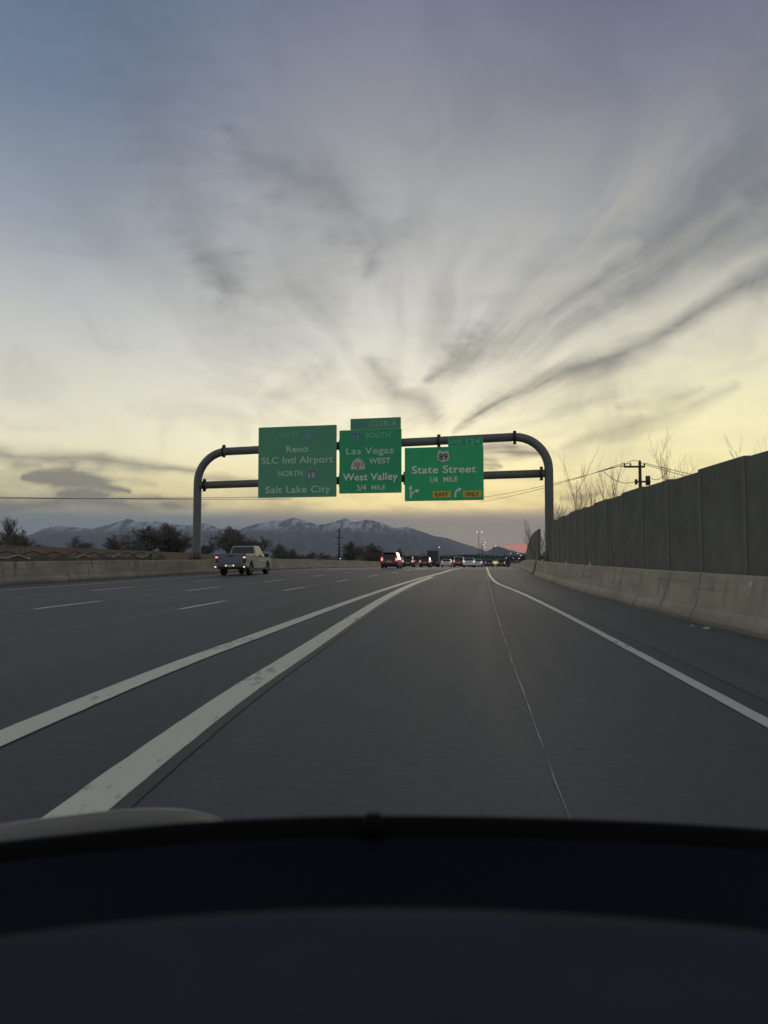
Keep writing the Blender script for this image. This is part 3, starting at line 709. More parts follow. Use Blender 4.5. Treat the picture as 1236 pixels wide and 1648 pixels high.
def build_signs():
    Y = -.75
    green1 = sheet_green('veiled_green_sheeting', (0.125, 0.39, 0.23)); green2 = sheet_green('green_sheeting', (0.05, 0.43, 0.18)); green3 = sheet_green('headlit_green_sheeting', (0.045, 0.53, 0.20))  # headlight retroreflection and glare veil are painted into each sign's green
    w1 = mat('glare_dulled_legend', (0.52, 0.78, 0.52), .6, var=.12, scale=2); w2 = mat('legend_white', (0.72, 0.85, 0.62), .6, var=.1, scale=2); w3 = mat('headlit_legend', (0.90, 0.93, 0.78), .6, var=.08, scale=2)  # legend tones carry painted headlight return, strongest on the right sign
    faint = mat('veiled_legend', (0.20, 0.50, 0.39), .6); faint2 = mat('veiled_tab_legend', (0.22, 0.60, 0.42), .6)  # low contrast of these legends paints in the veil of glare
    blue = mat('shield_blue', (0.10, 0.22, 0.34), .55, var=.1); redm = mat('shield_red', (0.22, 0.10, 0.10), .6); dk = mat('legend_black', (0.02, 0.022, 0.02), .6)
    yel = mat('yellow_sheeting', (0.78, 0.55, 0.06), .55, var=.08)
    wsh = mat('shield_white', (0.66, 0.66, 0.58), .55, var=.08)
    def sign(label, u0, u1, z0, z1, green):
        s = empty('guide_sign', (0, 0, 0)); s.matrix_world = GA.matrix_world
        ca, sa = math.cos(GA.rotation_euler.z), math.sin(GA.rotation_euler.z)
        uc = (u0 + u1) / 2
        s.location = (GA.location.x + ca * uc - sa * Y, GA.location.y + sa * uc + ca * Y, z0); s.rotation_euler = GA.rotation_euler
        tag(s, label, 'road sign', 'green guide signs on the gantry')
        p = MB().prism(rrect(u1 - u0, z1 - z0, .06, 4, 0, (z1 - z0) / 2), 'y', 0, .05).build('sign_panel', green, s)
        m = MB()
        for k in range(3):
            x = (-.35 + .35 * k) * (u1 - u0)
            m.box(x - .06, x + .06, .05, .44, .1, z1 - z0 - .1)
        m.build('mounting_bracket', M['alu'], s)
        return s, uc, z0
    def border(s, w, h, cz, m, t=.035):
        mb = MB(); o = rrect(w, h, .12, 4, 0, cz); i = rrect(w - 2 * t, h - 2 * t, .10, 4, 0, cz); n = len(o)
        mb.v += [(x, -.006, z) for x, z in o] + [(x, -.006, z) for x, z in i]
        for k in range(n): j = (k + 1) % n; mb.f.append((k, j, n + j, n + k))
        return mb.build('sign_border', m, s, recalc=False)
    def interstate(s, x, z, w, h, body, wm, legend, blue=blue, redm=redm):
        r = plate('route_shield', [(x + a, z + b) for a, b in shield_poly(w, h)], wm, s, -.016, -.004)
        plate('shield_field', [(x + a, z + b - .02) for a, b in shield_poly(w * .90, h * .90)], blue, r, -.022, -.0165)
        hd = [(x + a, z + b - .02) for a, b in shield_poly(w * .90, h * .90) if b > .2 * h]
        lo = z + .24 * h
        plate('shield_banner', [(x - .41 * w, lo), (x + .41 * w, lo), (x + .36 * w, z + .42 * h), (x + .18 * w, z + .39 * h), (x, z + .425 * h), (x - .18 * w, z + .39 * h), (x - .36 * w, z + .42 * h)], redm, r, -.026, -.0225)
        text_mesh(body, w * .52, h * .40, legend, r, (x, -.032, z - .06 * h), 'route_number', .03)
    # 1
    s, uc, z0 = sign('green guide sign for Reno and Salt Lake City, leftmost and largest on the gantry', 5.15, 11.10, 5.46, 10.65, green1)
    border(s, 5.83, 5.07, 2.595, sheet_green('green_border', (0.15, 0.47, 0.31)))
    T = lambda b, u, w, z, h, m, **k: text_mesh(b, w, h, m, s, (u - uc, -.012, z - z0), **k)
    T('WEST', 7.52, 1.62, 10.05, .42, faint); interstate(s, 9.03 - uc, 9.95 - z0, .80, .78, '80', sheet_green('ring1', (.15, .44, .33)), faint, mat('veiled_blue', (.14, .34, .36), .6), mat('veiled_red', (.17, .33, .27), .6))  # shield colours muted too: the glare veil is painted in
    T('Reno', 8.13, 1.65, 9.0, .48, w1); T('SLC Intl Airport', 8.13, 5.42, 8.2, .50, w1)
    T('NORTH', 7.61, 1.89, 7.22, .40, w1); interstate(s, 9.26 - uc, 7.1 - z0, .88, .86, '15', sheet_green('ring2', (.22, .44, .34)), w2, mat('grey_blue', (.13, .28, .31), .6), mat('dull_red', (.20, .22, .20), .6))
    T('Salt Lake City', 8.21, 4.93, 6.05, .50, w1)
    # 2
    s, uc, z0 = sign('green guide sign for Las Vegas and West Valley, in the middle of the gantry', 11.31, 15.85, 5.67, 10.22, green2)
    border(s, 4.44, 4.44, 2.275, green3)
    tb = MB().prism(rrect(3.67, .80, .05, 4, 13.965 - uc, 10.63 - z0), 'y', 0, .05).build('exit_tab', green1, s)
    MB().box(12.13 - uc, 15.80 - uc, -.004, .0, 10.235 - z0, 10.262 - z0).build('tab_border', faint, tb)
    T = lambda b, u, w, z, h, m, par=None, **k: text_mesh(b, w, h, m, par or s, (u - uc, -.012, z - z0), **k)
    T('EXIT', 12.88, .98, 10.60, .26, mat('bluish_legend', (.09, .36, .36), .6), tb); T('123B-A', 14.62, 1.9, 10.63, .42, faint2, tb)
    interstate(s, 12.57 - uc, 9.72 - z0, .80, .76, '15', sheet_green('ring3', (.12, .45, .33)), faint2, mat('green_blue', (.09, .27, .36), .6), mat('dull_red_banner', (.13, .25, .24), .6))
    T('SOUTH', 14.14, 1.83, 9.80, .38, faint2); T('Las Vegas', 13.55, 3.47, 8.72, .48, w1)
    hv = plate('route_shield', [(12.69 - uc + a, 7.78 - z0 + b) for a, b in hive_poly(1.05, .80)], wsh, s, -.016, -.004)
    text_mesh('201', .66, .27, redm, hv, (12.69 - uc, -.02, 7.74 - z0), 'route_number', .03)
    MB().prism([(12.69 - uc + .08 * math.cos(a * PI / 6), 7.50 - z0 + .07 * math.sin(a * PI / 6)) for a in range(12)], 'y', -.022, -.017).build('hive_door', redm, hv)
    for q in (.06, .22):
        MB().box(12.69 - uc - .40 + q * .6, 12.69 - uc + .40 - q * .6, -.019, -.0165, 7.90 - z0 + q * .9, 7.915 - z0 + q * .9).build('hive_band', redm, hv)
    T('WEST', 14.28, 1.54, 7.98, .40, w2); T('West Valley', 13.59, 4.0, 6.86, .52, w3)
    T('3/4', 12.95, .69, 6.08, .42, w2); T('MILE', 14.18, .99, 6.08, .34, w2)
    # 3
    s, uc, z0 = sign('brightest green guide sign for State Street with yellow EXIT ONLY plates, rightmost on the gantry', 16.08, 21.60, 5.06, 8.82, green3)
    border(s, 5.42, 3.66, 1.88, sheet_green('green_border3', (.03, .62, .24)))
    tb = MB().prism(rrect(2.42, .64, .05, 4, 20.355 - uc, 9.145 - z0), 'y', 0, .05).build('exit_tab', green2, s)
    fb = mat('tab_border', (.30, .62, .48), .6)
    MB().box(19.15 - uc, 21.56 - uc, -.004, 0, 8.83 - z0, 8.856 - z0).box(19.15 - uc, 19.175 - uc, -.004, 0, 8.86 - z0, 9.45 - z0).box(21.535 - uc, 21.56 - uc, -.004, 0, 8.86 - z0, 9.45 - z0).build('tab_border', fb, tb)
    T('EXIT', 19.72, .86, 9.13, .24, faint2, tb); T('124', 20.9, .95, 9.15, .40, faint2, tb)
    us = plate('route_shield', [(18.82 - uc + a, 8.15 - z0 + b) for a, b in us_poly(.88, .84)], wsh, s, -.016, -.004)
    text_mesh('89', .60, .44, dk, us, (18.82 - uc, -.024, 8.14 - z0), 'route_number', .03)
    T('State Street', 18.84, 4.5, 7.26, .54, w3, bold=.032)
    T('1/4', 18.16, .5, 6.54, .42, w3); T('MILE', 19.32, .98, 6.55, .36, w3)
    # arrows
    def arrow(pts, wd, name, hd=.17):
        mb = MB(); P = [Vector((x, 0, z)) for x, z in pts]; L = []; Rr = []
        for i, p in enumerate(P):
            t = (P[min(i + 1, len(P) - 1)] - P[max(i - 1, 0)]).normalized(); q = Vector((t.z, 0, -t.x)) * wd / 2
            L.append(p - q); Rr.append(p + q)
        n = len(P); mb.v += [(v.x, -.012, v.z) for v in L] + [(v.x, -.012, v.z) for v in Rr]
        for i in range(n - 1): mb.f.append((i, i + 1, n + i + 1, n + i))
        t = (P[-1] - P[-2]).normalized(); q = Vector((t.z, 0, -t.x)); b0 = len(mb.v); e = P[-1]
        for v in (e - q * hd * .9, e + t * hd * 1.5, e + q * hd * .9): mb.v.append((v.x, -.012, v.z))
        mb.f.append((b0, b0 + 1, b0 + 2)); return mb
    def cvt(l): return [(u - uc, z - z0) for u, z in l]
    m = arrow(cvt([(16.50, 5.26), (16.50, 5.5), (16.50, 5.92)]), .10, 'a')
    m2 = arrow(cvt([(16.53, 5.36), (16.57, 5.54), (16.66, 5.66), (16.78, 5.73), (16.88, 5.76)]), .10, 'b'); o = len(m.v)
    m.v += m2.v; m.f += [tuple(o + i for i in f) for f in m2.f]
    m.build('lane_arrow', w3, s, recalc=False)
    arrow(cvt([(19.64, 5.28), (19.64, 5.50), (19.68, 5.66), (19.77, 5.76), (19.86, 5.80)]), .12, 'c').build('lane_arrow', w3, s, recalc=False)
    for b, u, w in (('EXIT', 18.70, 1.27), ('ONLY', 20.81, 1.30)):
        yp = plate('exit_only_plate', rrect(w, .44, .03, 3, u - uc, 5.50 - z0), yel, s, -.012, -.003)
        text_mesh(b, w * .72, .27, dk, yp, (u - uc, -.018, 5.50 - z0), bold=.03)
build_signs()

# ------------------------------------------------------------------ vehicles (x right, y forward, origin on the road under the middle)
def arch(cy, r, z0, n=10): return [(cy + r * math.cos(a), z0 + r * math.sin(a)) for a in [PI - PI * i / n for i in range(n + 1)]]
def quadpanel(p, inset, lift, thick=.01):
    """a pane set into a four-sided face, standing a little proud of it"""
    p = [Vector(q) for q in p]; c = sum(p, Vector()) / 4
    n = (p[1] - p[0]).cross(p[2] - p[0]).normalized()
    q = []
    for i in range(4):
        a, b, d = p[i - 1], p[i], p[(i + 1) % 4]
        q.append(b + (a - b).normalized() * inset + (d - b).normalized() * inset)
    return [v + n * lift for v in q], [v - n * thick for v in q]
def pane(mb, p, inset=.06, lift=.006):
    a, b = quadpanel(p, inset, lift); n = len(mb.v)
    mb.v += [tuple(v) for v in a + b]
    mb.f += [(n, n + 1, n + 2, n + 3)] + [(n + i, n + 4 + i, n + 4 + (i + 1) % 4, n + (i + 1) % 4) for i in range(4)]
def wheel(root, x, y, r, w):
    mb = MB(); s = 1 if x > 0 else -1
    prof = [(.62, -.5), (.92, -.5), (1.0, -.32), (1.0, .32), (.92, .5), (.62, .5)]
    rs = []
    for k in range(20):
        a = 2 * PI * k / 20; rs.append([(pw * w, pr * r * math.cos(a), pr * r * math.sin(a)) for pr, pw in prof])
    rs.append(rs[0]); mb.rings(rs, close=True, caps=False)
    h = empty('wheel', (x, y, r)); h.parent = root
    mb.build('tyre', M['tyre'], h, smooth=True)
    m = MB().tube([(-w * .30, 0, 0), (w * .30, 0, 0)], r * .64, 20)
    for k in range(5):
        a = 2 * PI * k / 5
        for sg in (-1, 1):
            m.tube([(sg * w * .33, .1 * r * math.cos(a), .1 * r * math.sin(a)), (sg * w * .36, .6 * r * math.cos(a), .6 * r * math.sin(a))], .07 * r, 6)
    m.build('rim', M['rim'], h)
    return h
def greenhouse(root, pm, W, zb, zt, yb0, yt0, yb1, yt1, wt, pillars, gm, roofm=None):
    """yb0/yt0 rear bottom/top, yb1/yt1 front; W belt width, wt roof width"""
    B = [Vector((-W/2, yb0, zb)), Vector((W/2, yb0, zb)), Vector((W/2, yb1, zb)), Vector((-W/2, yb1, zb))]
    T = [Vector((-wt/2, yt0, zt)), Vector((wt/2, yt0, zt)), Vector((wt/2, yt1, zt)), Vector((-wt/2, yt1, zt))]
    mb = MB(); mb.v += [tuple(v) for v in B + T]
    mb.f += [(3, 2, 1, 0), (4, 5, 6, 7), (0, 1, 5, 4), (1, 2, 6, 5), (2, 3, 7, 6), (3, 0, 4, 7)]
    cab = mb.build('cabin', pm, root, bevel=.07, seg=3)
    g = MB(); pane(g, [B[0], B[1], T[1], T[0]], .075); g.build('rear_window', gm, root)
    g = MB(); pane(g, [B[2], B[3], T[3], T[2]], .075); g.build('windscreen', gm, root)
    for s in (1, -1):
        i0, i1 = (1, 2) if s > 0 else (0, 3)
        for a, b in zip(pillars, pillars[1:]):
            q = [B[i0].lerp(B[i1], a), B[i0].lerp(B[i1], b), T[i0].lerp(T[i1], b), T[i0].lerp(T[i1], a)]
            if s < 0: q = [q[1], q[0], q[3], q[2]]
            g = MB(); pane(g, q, .055); g.build('side_window', gm, root)
    return cab
def make_car(kind, paint, label, group, lit=True, roof=None, hot=True):
    r = empty({'suv': 'suv', 'sedan': 'sedan_car', 'van': 'minivan'}[kind]); tag(r, label, 'car', group)
    if kind == 'sedan':
        L, W, zt, zb, zh = 4.7, 1.80, 1.44, .92, .86; gh = dict(yb0=-1.75, yt0=-1.0, yb1=1.25, yt1=.35, wt=1.34); wr = .33; pil = (0.03, .36, .66, .97)
        deck = 1.02
    else:
        L, W, zt, zb, zh = 4.6, 1.84, 1.70, 1.02, 1.0; gh = dict(yb0=-2.22, yt0=-1.95, yb1=1.25, yt1=.45, wt=1.42); wr = .36; pil = (0.02, .30, .60, .96)
        deck = 1.02
    h = L / 2; fy, ry = h - .88, -h + .92
    poly = [(-h + .04, .36), (-h, .55), (-h + .03, deck - .06), (-h + .08, deck), (.9, zb), (h - .95, zh), (h - .18, zh - .14), (h, .62), (h - .03, .30)]
    poly += [(fy + wr + .06, .26)] + arch(fy, wr + .06, wr)[::-1] + [(fy - wr - .06, .26), (ry + wr + .06, .26)] + arch(ry, wr + .06, wr)[::-1] + [(ry - wr - .06, .26)]
    MB().prism(poly, 'x', -W / 2, W / 2).build('body', paint, r, bevel=.06, seg=3)
    greenhouse(r, roof or paint, W - .10, deck - .06 if kind != 'sedan' else .93, zt, pillars=pil, gm=M['glass'], **gh)
    MB().box(-W/2 + .04, W/2 - .04, -h - .07, -h + .15, .34, .56).build('bumper', M['trim'] if kind != 'sedan' else paint, r, bevel=.04)
    MB().box(-W/2 + .1, W/2 - .1, -h + .1, h - .1, .22, .34).build('underbody', M['trim'], r)
    MB().box(-.26, .26, -h - .018, -h + .03, .68 if kind != 'sedan' else .70, .83 if kind != 'sedan' else .84).build('number_plate', M['plate'], r)
    for s in (-1, 1):
        x = s * (W / 2 - .15)
        t = MB().box(x - .13, x + .13, -h - .022, -h + .16, .80, .98 if kind == 'sedan' else 1.22).build('tail_lamp', M['tail'] if lit else M['red'], r, bevel=.025)
        if lit and hot: MB().box(x - .075, x + .075, -h - .045, -h - .02, .86, .95 if kind == 'sedan' else 1.08).build('bulb', M['tailhot'], t, bevel=.02)
        xm = s * (W / 2 + .09)
        MB().box(xm - .10, xm + .10, .78, .93, .98, 1.14).build('mirror', paint, r, bevel=.04)
        xh = s * (W / 2 - .25)
        MB().box(xh - .2, xh + .2, h - .12, h - .02, .62, .76).build('headlamp', M['lampw'], r, bevel=.03)
        for y in (fy, ry): wheel(r, s * (W / 2 - .10), y, wr, .22)
    if kind != 'sedan':
        MB().box(-.62, .62, -2.22, -1.95, zt - .03, zt + .03).build('roof_spoiler', roof or paint, r, bevel=.02)
        for s in (-1, 1): MB().tube([(s * .64, -1.7, zt + .02), (s * .64, -1.6, zt + .06), (s * .64, .2, zt + .06), (s * .64, .3, zt + .02)], .02, 6).build('roof_rail', M['trim'], r)
    return r
def make_pickup():
    r = empty('pickup_truck'); tag(r, 'silver crew cab pickup truck with lit tail lamps in the left lanes', 'pickup truck')
    P = M['silver']; W = 2.02; h = 2.92; wr = .41
    fy, ry = 1.95, -1.72
    # lower body from tailgate to nose with both wheel arches
    poly = [(-h + .02, .62), (-h + .02, .96), (-.55, .96), (-.55, 1.20), (1.15, 1.20), (1.35, 1.20), (h - .25, 1.10), (h, 1.0), (h, .52), (h - .2, .46)]
    poly += [(fy + wr + .10, .46)] + arch(fy, wr + .10, wr + .02)[::-1] + [(fy - wr - .10, .46), (ry + wr + .10, .46)] + arch(ry, wr + .10, wr + .02)[::-1] + [(ry - wr - .10, .50)]
    MB().prism(poly, 'x', -W / 2, W / 2).build('body', P, r, bevel=.05, seg=3)
    m = MB()
    for s in (-1, 1): m.box(s * (W / 2 - .05) - .05, s * (W / 2 - .05) + .05, -h + .05, -.60, .965, 1.40)
    m.box(-W/2 + .1, W/2 - .1, -.68, -.60, .965, 1.38)
    m.build('cargo_bed', P, r, bevel=.03)
    MB().box(-W/2 + .19, W/2 - .19, -h - .03, -h + .07, .74, 1.42).build('tailgate', mat('shaded_silver_tailgate', (0.16, 0.185, 0.225), .34, metal=.3, coat=.5), r, bevel=.025, seg=3)  # silver paint darkened and blued: shade of the rear face put into colour
    MB().box(-.17, .17, -h - .05, -h - .025, 1.22, 1.30).build('tailgate_handle', M['trim'], r, bevel=.01)
    greenhouse(r, P, W - .12, 1.18, 1.93, -.56, -.42, 1.55, .78, 1.52, (.05, .42, .72, .97), M['glass'])
    MB().box(-W/2 + .02, W/2 - .02, -h - .17, -h + .04, .52, .73).build('rear_bumper', M['grey'], r, bevel=.04)
    MB().box(-.16, .16, -h - .185, -h - .165, .56, .70).build('number_plate', M['plate'], r)
    for s in (-1, 1):
        MB().box(s * .25 - .045, s * .25 + .045, -h - .20, -h - .165, .60, .69).build('plate_lamp', M['lampw'], r, bevel=.015)
        x = s * (W / 2 - .09)
        t = MB().box(x - .095, x + .095, -h - .04, -h + .16, .82, 1.36).build('tail_lamp', M['red'], r, bevel=.03)
        MB().box(x - .085, x + .085, -h - .07, -h - .035, 1.12, 1.22).build('bulb', M['tailhot'], t, bevel=.03)
        xm = s * (W / 2 - .06)
        MB().box(xm - .06, xm + .06, -h - .19, -h - .15, .52, .60).build('bumper_lamp', M['lampw'], r, bevel=.02)
        xr = s * (W / 2 + .16)
        MB().box(xr - .14, xr + .14, 1.0, 1.14, 1.18, 1.42).build('mirror', M['trim'], r, bevel=.04)
        MB().box(s * W / 2 - .025, s * W / 2 + .025, -.35, 1.30, .90, .98).build('door_trim', M['chrome'], r, bevel=.01)
        MB().box(s * (W / 2 + .02) - .07, s * (W / 2 + .02) + .07, -.9, 1.3, .36, .44).build('running_board', M['trim'], r, bevel=.02)
        MB().box(s * .72 - .2, s * .72 + .2, h - .06, h + .03, .82, 1.02).build('headlamp', M['lampw'], r, bevel=.03)
        for y in (fy, ry): wheel(r, s * (W / 2 - .14), y, wr, .27)
    MB().box(-W/2 + .12, W/2 - .12, -h + .1, h - .1, .40, .62).build('underbody', M['trim'], r)
    MB().box(-W/2 + .25, W/2 - .25, h - .02, h + .04, .66, 1.02).build('grille', M['trim'], r, bevel=.02)
    return r
def make_truck(label):
    r = empty('box_truck'); tag(r, label, 'truck')
    MB().box(-1.15, 1.15, -4.2, 1.4, .95, 3.35).build('cargo_box', mat('dark_cargo_box', (.05, .052, .058), .6, var=.1), r, bevel=.03)
    MB().box(-1.05, 1.05, 1.55, 3.5, .6, 2.3).build('cab', M['black'], r, bevel=.15)
    MB().box(-.9, .9, -4.1, 3.3, .5, .93).build('chassis', M['trim'], r)
    MB().box(-1.1, 1.1, -4.35, -4.2, .5, .75).build('rear_bumper', M['trim'], r)
    for s in (-1, 1):
        MB().box(s * .9 - .1, s * .9 + .1, -4.40, -4.34, .8, .93).build('tail_lamp', M['tail'], r)
        for y in (-2.6, 2.5): wheel(r, s * .95, y, .48, .3)
    return r
def put(o, x, y, head=None):
    if head is None: head = math.atan((X0(y + 2) - X0(y - 2)) / 4)
    o.location = (x, y, ZR(y)); o.rotation_euler = (math.atan((ZR(y + 3) - ZR(y - 3)) / 6), 0, -head)
def px_x(px, y): return gn(px, 893)[0] * y
def build_traffic():
    put(make_pickup(), px_x(391, 51.5), 51.5 + .8, math.atan(.14))
    s = make_car('suv', M['red'], 'dark red SUV with bright rear lamps, nearest car in the middle lanes', 'cars ahead on the freeway', roof=None)
    put(s, px_x(630.5, 83), 83, math.atan(.13))
    T = [('suv', 'black', 'dark SUV just right of the red SUV', 658, 130, None), ('suv', 'black', 'black SUV in front of the dark box truck', 685, 132, None),
         ('sedan', 'whitec', 'pale sedan with red tail lamps left of the dark grey hatchback', 719, 138, None), ('suv', 'grey', 'dark grey hatchback with pale roof, nearest car in the lane left of the exit', 739, 128, 'whitec'),
         ('sedan', 'whitec', 'white sedan with bright lamps in the exit lane', 768, 142, None), ('sedan', 'whitec', 'low white car with bright lamps right of the dark grey hatchback', 755, 118, None),
         ('sedan', 'black', 'dark sedan at the far end of the exit lane near the yellow sign', 787, 165, None), ('suv', 'black', 'far dark SUV between the black SUV and the box truck', 697, 175, None),
         ('sedan', 'grey', 'small far grey sedan left of the far green sign', 776, 190, None), ('suv', 'black', 'far dark SUV right of the yellow sign', 806, 185, None)]
    for kind, p, label, px, y, roof in T:
        c = make_car(kind, M[p], label, 'cars ahead on the freeway', roof=M[roof] if roof else None)
        put(c, px_x(px, y), y)
        if 'bright lamps' in label:
            for k in [o for o in COL.objects if o.parent == c and o.name.startswith('tail_lamp')]:
                k.data.materials[0] = M['lampw']
    put(make_truck('dark box truck in the traffic under the gantry'), px_x(698, 160), 160)
build_traffic()

# ------------------------------------------------------------------ mountains
def build_mountains():
    prof = [(-500, 850), (-200, 862), (-60, 872), (0, 872), (50, 860), (72, 850), (95, 846), (130, 850), (150, 851), (180, 843), (205, 835), (225, 841), (248, 839), (270, 843), (300, 846), (325, 843), (334, 842), (350, 850),
            (372, 853), (385, 852), (405, 845), (440, 838), (455, 838), (472, 833), (492, 839), (512, 845), (532, 842), (555, 834), (570, 841), (592, 836), (612, 841), (635, 850), (655, 848), (680, 856), (700, 863), (720, 866), (740, 873), (760, 879), (772, 883),
            (785, 888), (900, 891), (1400, 889)]
    xs_ = np.array([gn(p[0], 880)[0] for p in prof]); zs_ = np.array([gn(600, p[1])[1] for p in prof])
    NX, NY = 560, 54
    R0, R1, R2 = 6500.0, 9500.0, 11500.0
    mb = MB(); ts = []
    for j in range(NY + 1):
        t = j / NY; rr = R0 + (R2 - R0) * t
        for i in range(NX + 1):
            s = -0.95 + 1.6 * i / NX
            peak = float(np.interp(s, xs_, zs_)) * R1 + EYE
            k = (rr - R0) / (R1 - R0) if rr < R1 else 1 - (rr - R1) / (R2 - R1) * .8
            x, y = s * rr, rr
            rid = abs(mnoise.noise(Vector((s * 26, rr * .00035, 1.3)))) * 1.0 + .5 * abs(mnoise.noise(Vector((s * 60, rr * .0009, 7.1)))) + .25 * mnoise.noise(Vector((s * 150, rr * .002, 3.1)))
            amp = k * (1 - k) * 4
            z = peak * (k ** 1.15) - amp * peak * .42 * rid + (1 - amp) * 0
            if abs(rr - R1) < 60: z = peak + 6 * mnoise.noise(Vector((s * 300, 0, 0)))
            mb.v.append((x, y, max(z, -8) - 6 * (1 - min(1, k * 3))))
    n = NX + 1
    for j in range(NY):
        for i in range(NX): p = j * n + i; mb.f.append((p, p + 1, p + n + 1, p + n))
    m = bpy.data.materials.new('hazed_rock_and_snow'); m.use_nodes = True; g = G(m.node_tree); b = m.node_tree.nodes['Principled BSDF']
    geo = g.n('ShaderNodeNewGeometry'); sp = g.n('ShaderNodeSeparateXYZ'); g.put(sp.inputs[0], geo.outputs['Position'])
    nz = g.noise(geo.outputs['Position'], 0.006, 6.0, 0.65); n2 = g.noise(g.comb(g.m('MULTIPLY', sp.outputs[0], .013), g.m('MULTIPLY', sp.outputs[1], .002), g.m('MULTIPLY', sp.outputs[2], .004)), 1.0, 5.0, .7)
    hz = g.m('ADD', sp.outputs[2], g.m('MULTIPLY', g.m('SUBTRACT', nz, .5), 230))
    snow = g.m('MULTIPLY', g.smooth(hz, 225, 370), g.smooth(n2, .45, .58))
    hazed_rock = g.mix(nz, (0.034, 0.052, 0.072, 1), (0.085, 0.102, 0.118, 1))  # lighter, bluer tones paint extra haze into the slopes
    g.put(b.inputs['Base Color'], g.mix(g.m('MULTIPLY', snow, .85), hazed_rock, (.66, .70, .74, 1))); b.inputs['Roughness'].default_value = .95; b.inputs['Specular IOR Level'].default_value = .1
    tag(mb.build('mountains', m, recalc=False, smooth=False), 'range of blue mountains with snow streaked peaks', kind='structure')
    # small pointed hill at the foot of the red afterglow
    mb = MB(); NX, NY = 60, 30
    for j in range(NY + 1):
        for i in range(NX + 1):
            u = i / NX * 2 - 1; v = j / NY * 2 - 1
            p = float(np.interp(u, [-1, -.6, -.3, -.12, 0, .18, .45, .7, 1], [0, .30, .42, .72, 1, .78, .45, .2, 0]))
            z = p * (1 - v * v) * 66 * (1 + .12 * mnoise.noise(Vector((u * 6, v * 6, 2)))) - 8
            mb.v.append((gn(800, 880)[0] * 5200 + u * 240, 5200 + v * 500, z))
    n = NX + 1
    for j in range(NY):
        for i in range(NX): p = j * n + i; mb.f.append((p, p + 1, p + n + 1, p + n))
    tag(mb.build('hill', m, recalc=False, smooth=True), 'small pointed dark hill below the red afterglow', kind='structure')
build_mountains()

# ------------------------------------------------------------------ trees
def tree_mesh(seed, H, spread, levels, kids, thick, upright=.5, trunk_h=.25, minr=.008, stems=1):
    rnd = random.Random(seed); tr, cr = MB(), MB(); cnt = [0]
    def limb(p, d, L, r, lev):
        n = 4 if lev < 2 else 3; pts = [p]; dd = d.copy()
        for k in range(n):
            dd = (dd + Vector((rnd.uniform(-1, 1), rnd.uniform(-1, 1), rnd.uniform(-.6, 1) * 1.0)) * .16 + Vector((0, 0, .06 * upright))).normalized()
            pts.append(pts[-1] + dd * (L / n))
        rs = [max(minr * .6, r * (1 - .75 * i / n)) for i in range(n + 1)]
        (tr if lev < 2 else cr).tube(pts, rs, 6 if lev < 2 else 3, cap=False); cnt[0] += 1
        if lev >= levels: return
        nk = kids[min(lev, len(kids) - 1)]
        for k in range(nk):
            t = (trunk_h if lev == 0 else .15) + (1 - (trunk_h if lev == 0 else .15)) * (k + rnd.random() * .7) / nk
            i = min(int(t * n), n - 1); q = pts[i].lerp(pts[i + 1], t * n - i)
            ax = (pts[i + 1] - pts[i]).normalized(); side = ax.orthogonal().normalized()
            side = Matrix.Rotation(rnd.uniform(0, 2 * PI), 3, ax) @ side
            a = math.radians(rnd.uniform(24, 58)) * spread
            nd = (ax * math.cos(a) + side * math.sin(a) + Vector((0, 0, .18 * upright))).normalized()
            limb(q, nd, L * rnd.uniform(.42, .66) * (1 - .35 * t if lev == 0 else 1), max(minr, r * .5 * (1 - .4 * t)), lev + 1)
    for s in range(stems):
        a = rnd.uniform(0, 2 * PI); o = Vector((math.cos(a), math.sin(a), 0)) * (.15 * (stems > 1))
        limb(o, (Vector((0, 0, 1)) + o * (1.3 if stems > 1 else 0)).normalized(), H * (.66 if stems == 1 else rnd.uniform(.55, .85)), thick, 0)
    return tr, cr
protos = {}
def proto(key, *a, **k):
    if key not in protos:
        tr, cr = tree_mesh(*a, **k); protos[key] = (tr, cr)
    return protos[key]
meshes = {}
def tree(name, key, args, kw, mt, mc, loc, s, rz, label, group, sz=None):
    if (key, mc) not in meshes:
        tr, cr = proto(key, *args, **kw)
        o1 = tr.build('trunk', M[mt], recalc=False, smooth=True); o2 = cr.build('crown', M[mc], recalc=False)
        meshes[(key, mc)] = (o1.data, o2.data); bpy.data.objects.remove(o1); bpy.data.objects.remove(o2)
    a, b = meshes[(key, mc)]
    r = empty(name, loc, rz); r.scale = (s, s, sz or s); tag(r, label, 'tree', group)
    for nm, me in (('trunk', a), ('crown', b)):
        c = bpy.data.objects.new(nm, me); COL.objects.link(c); c.parent = r
    return r
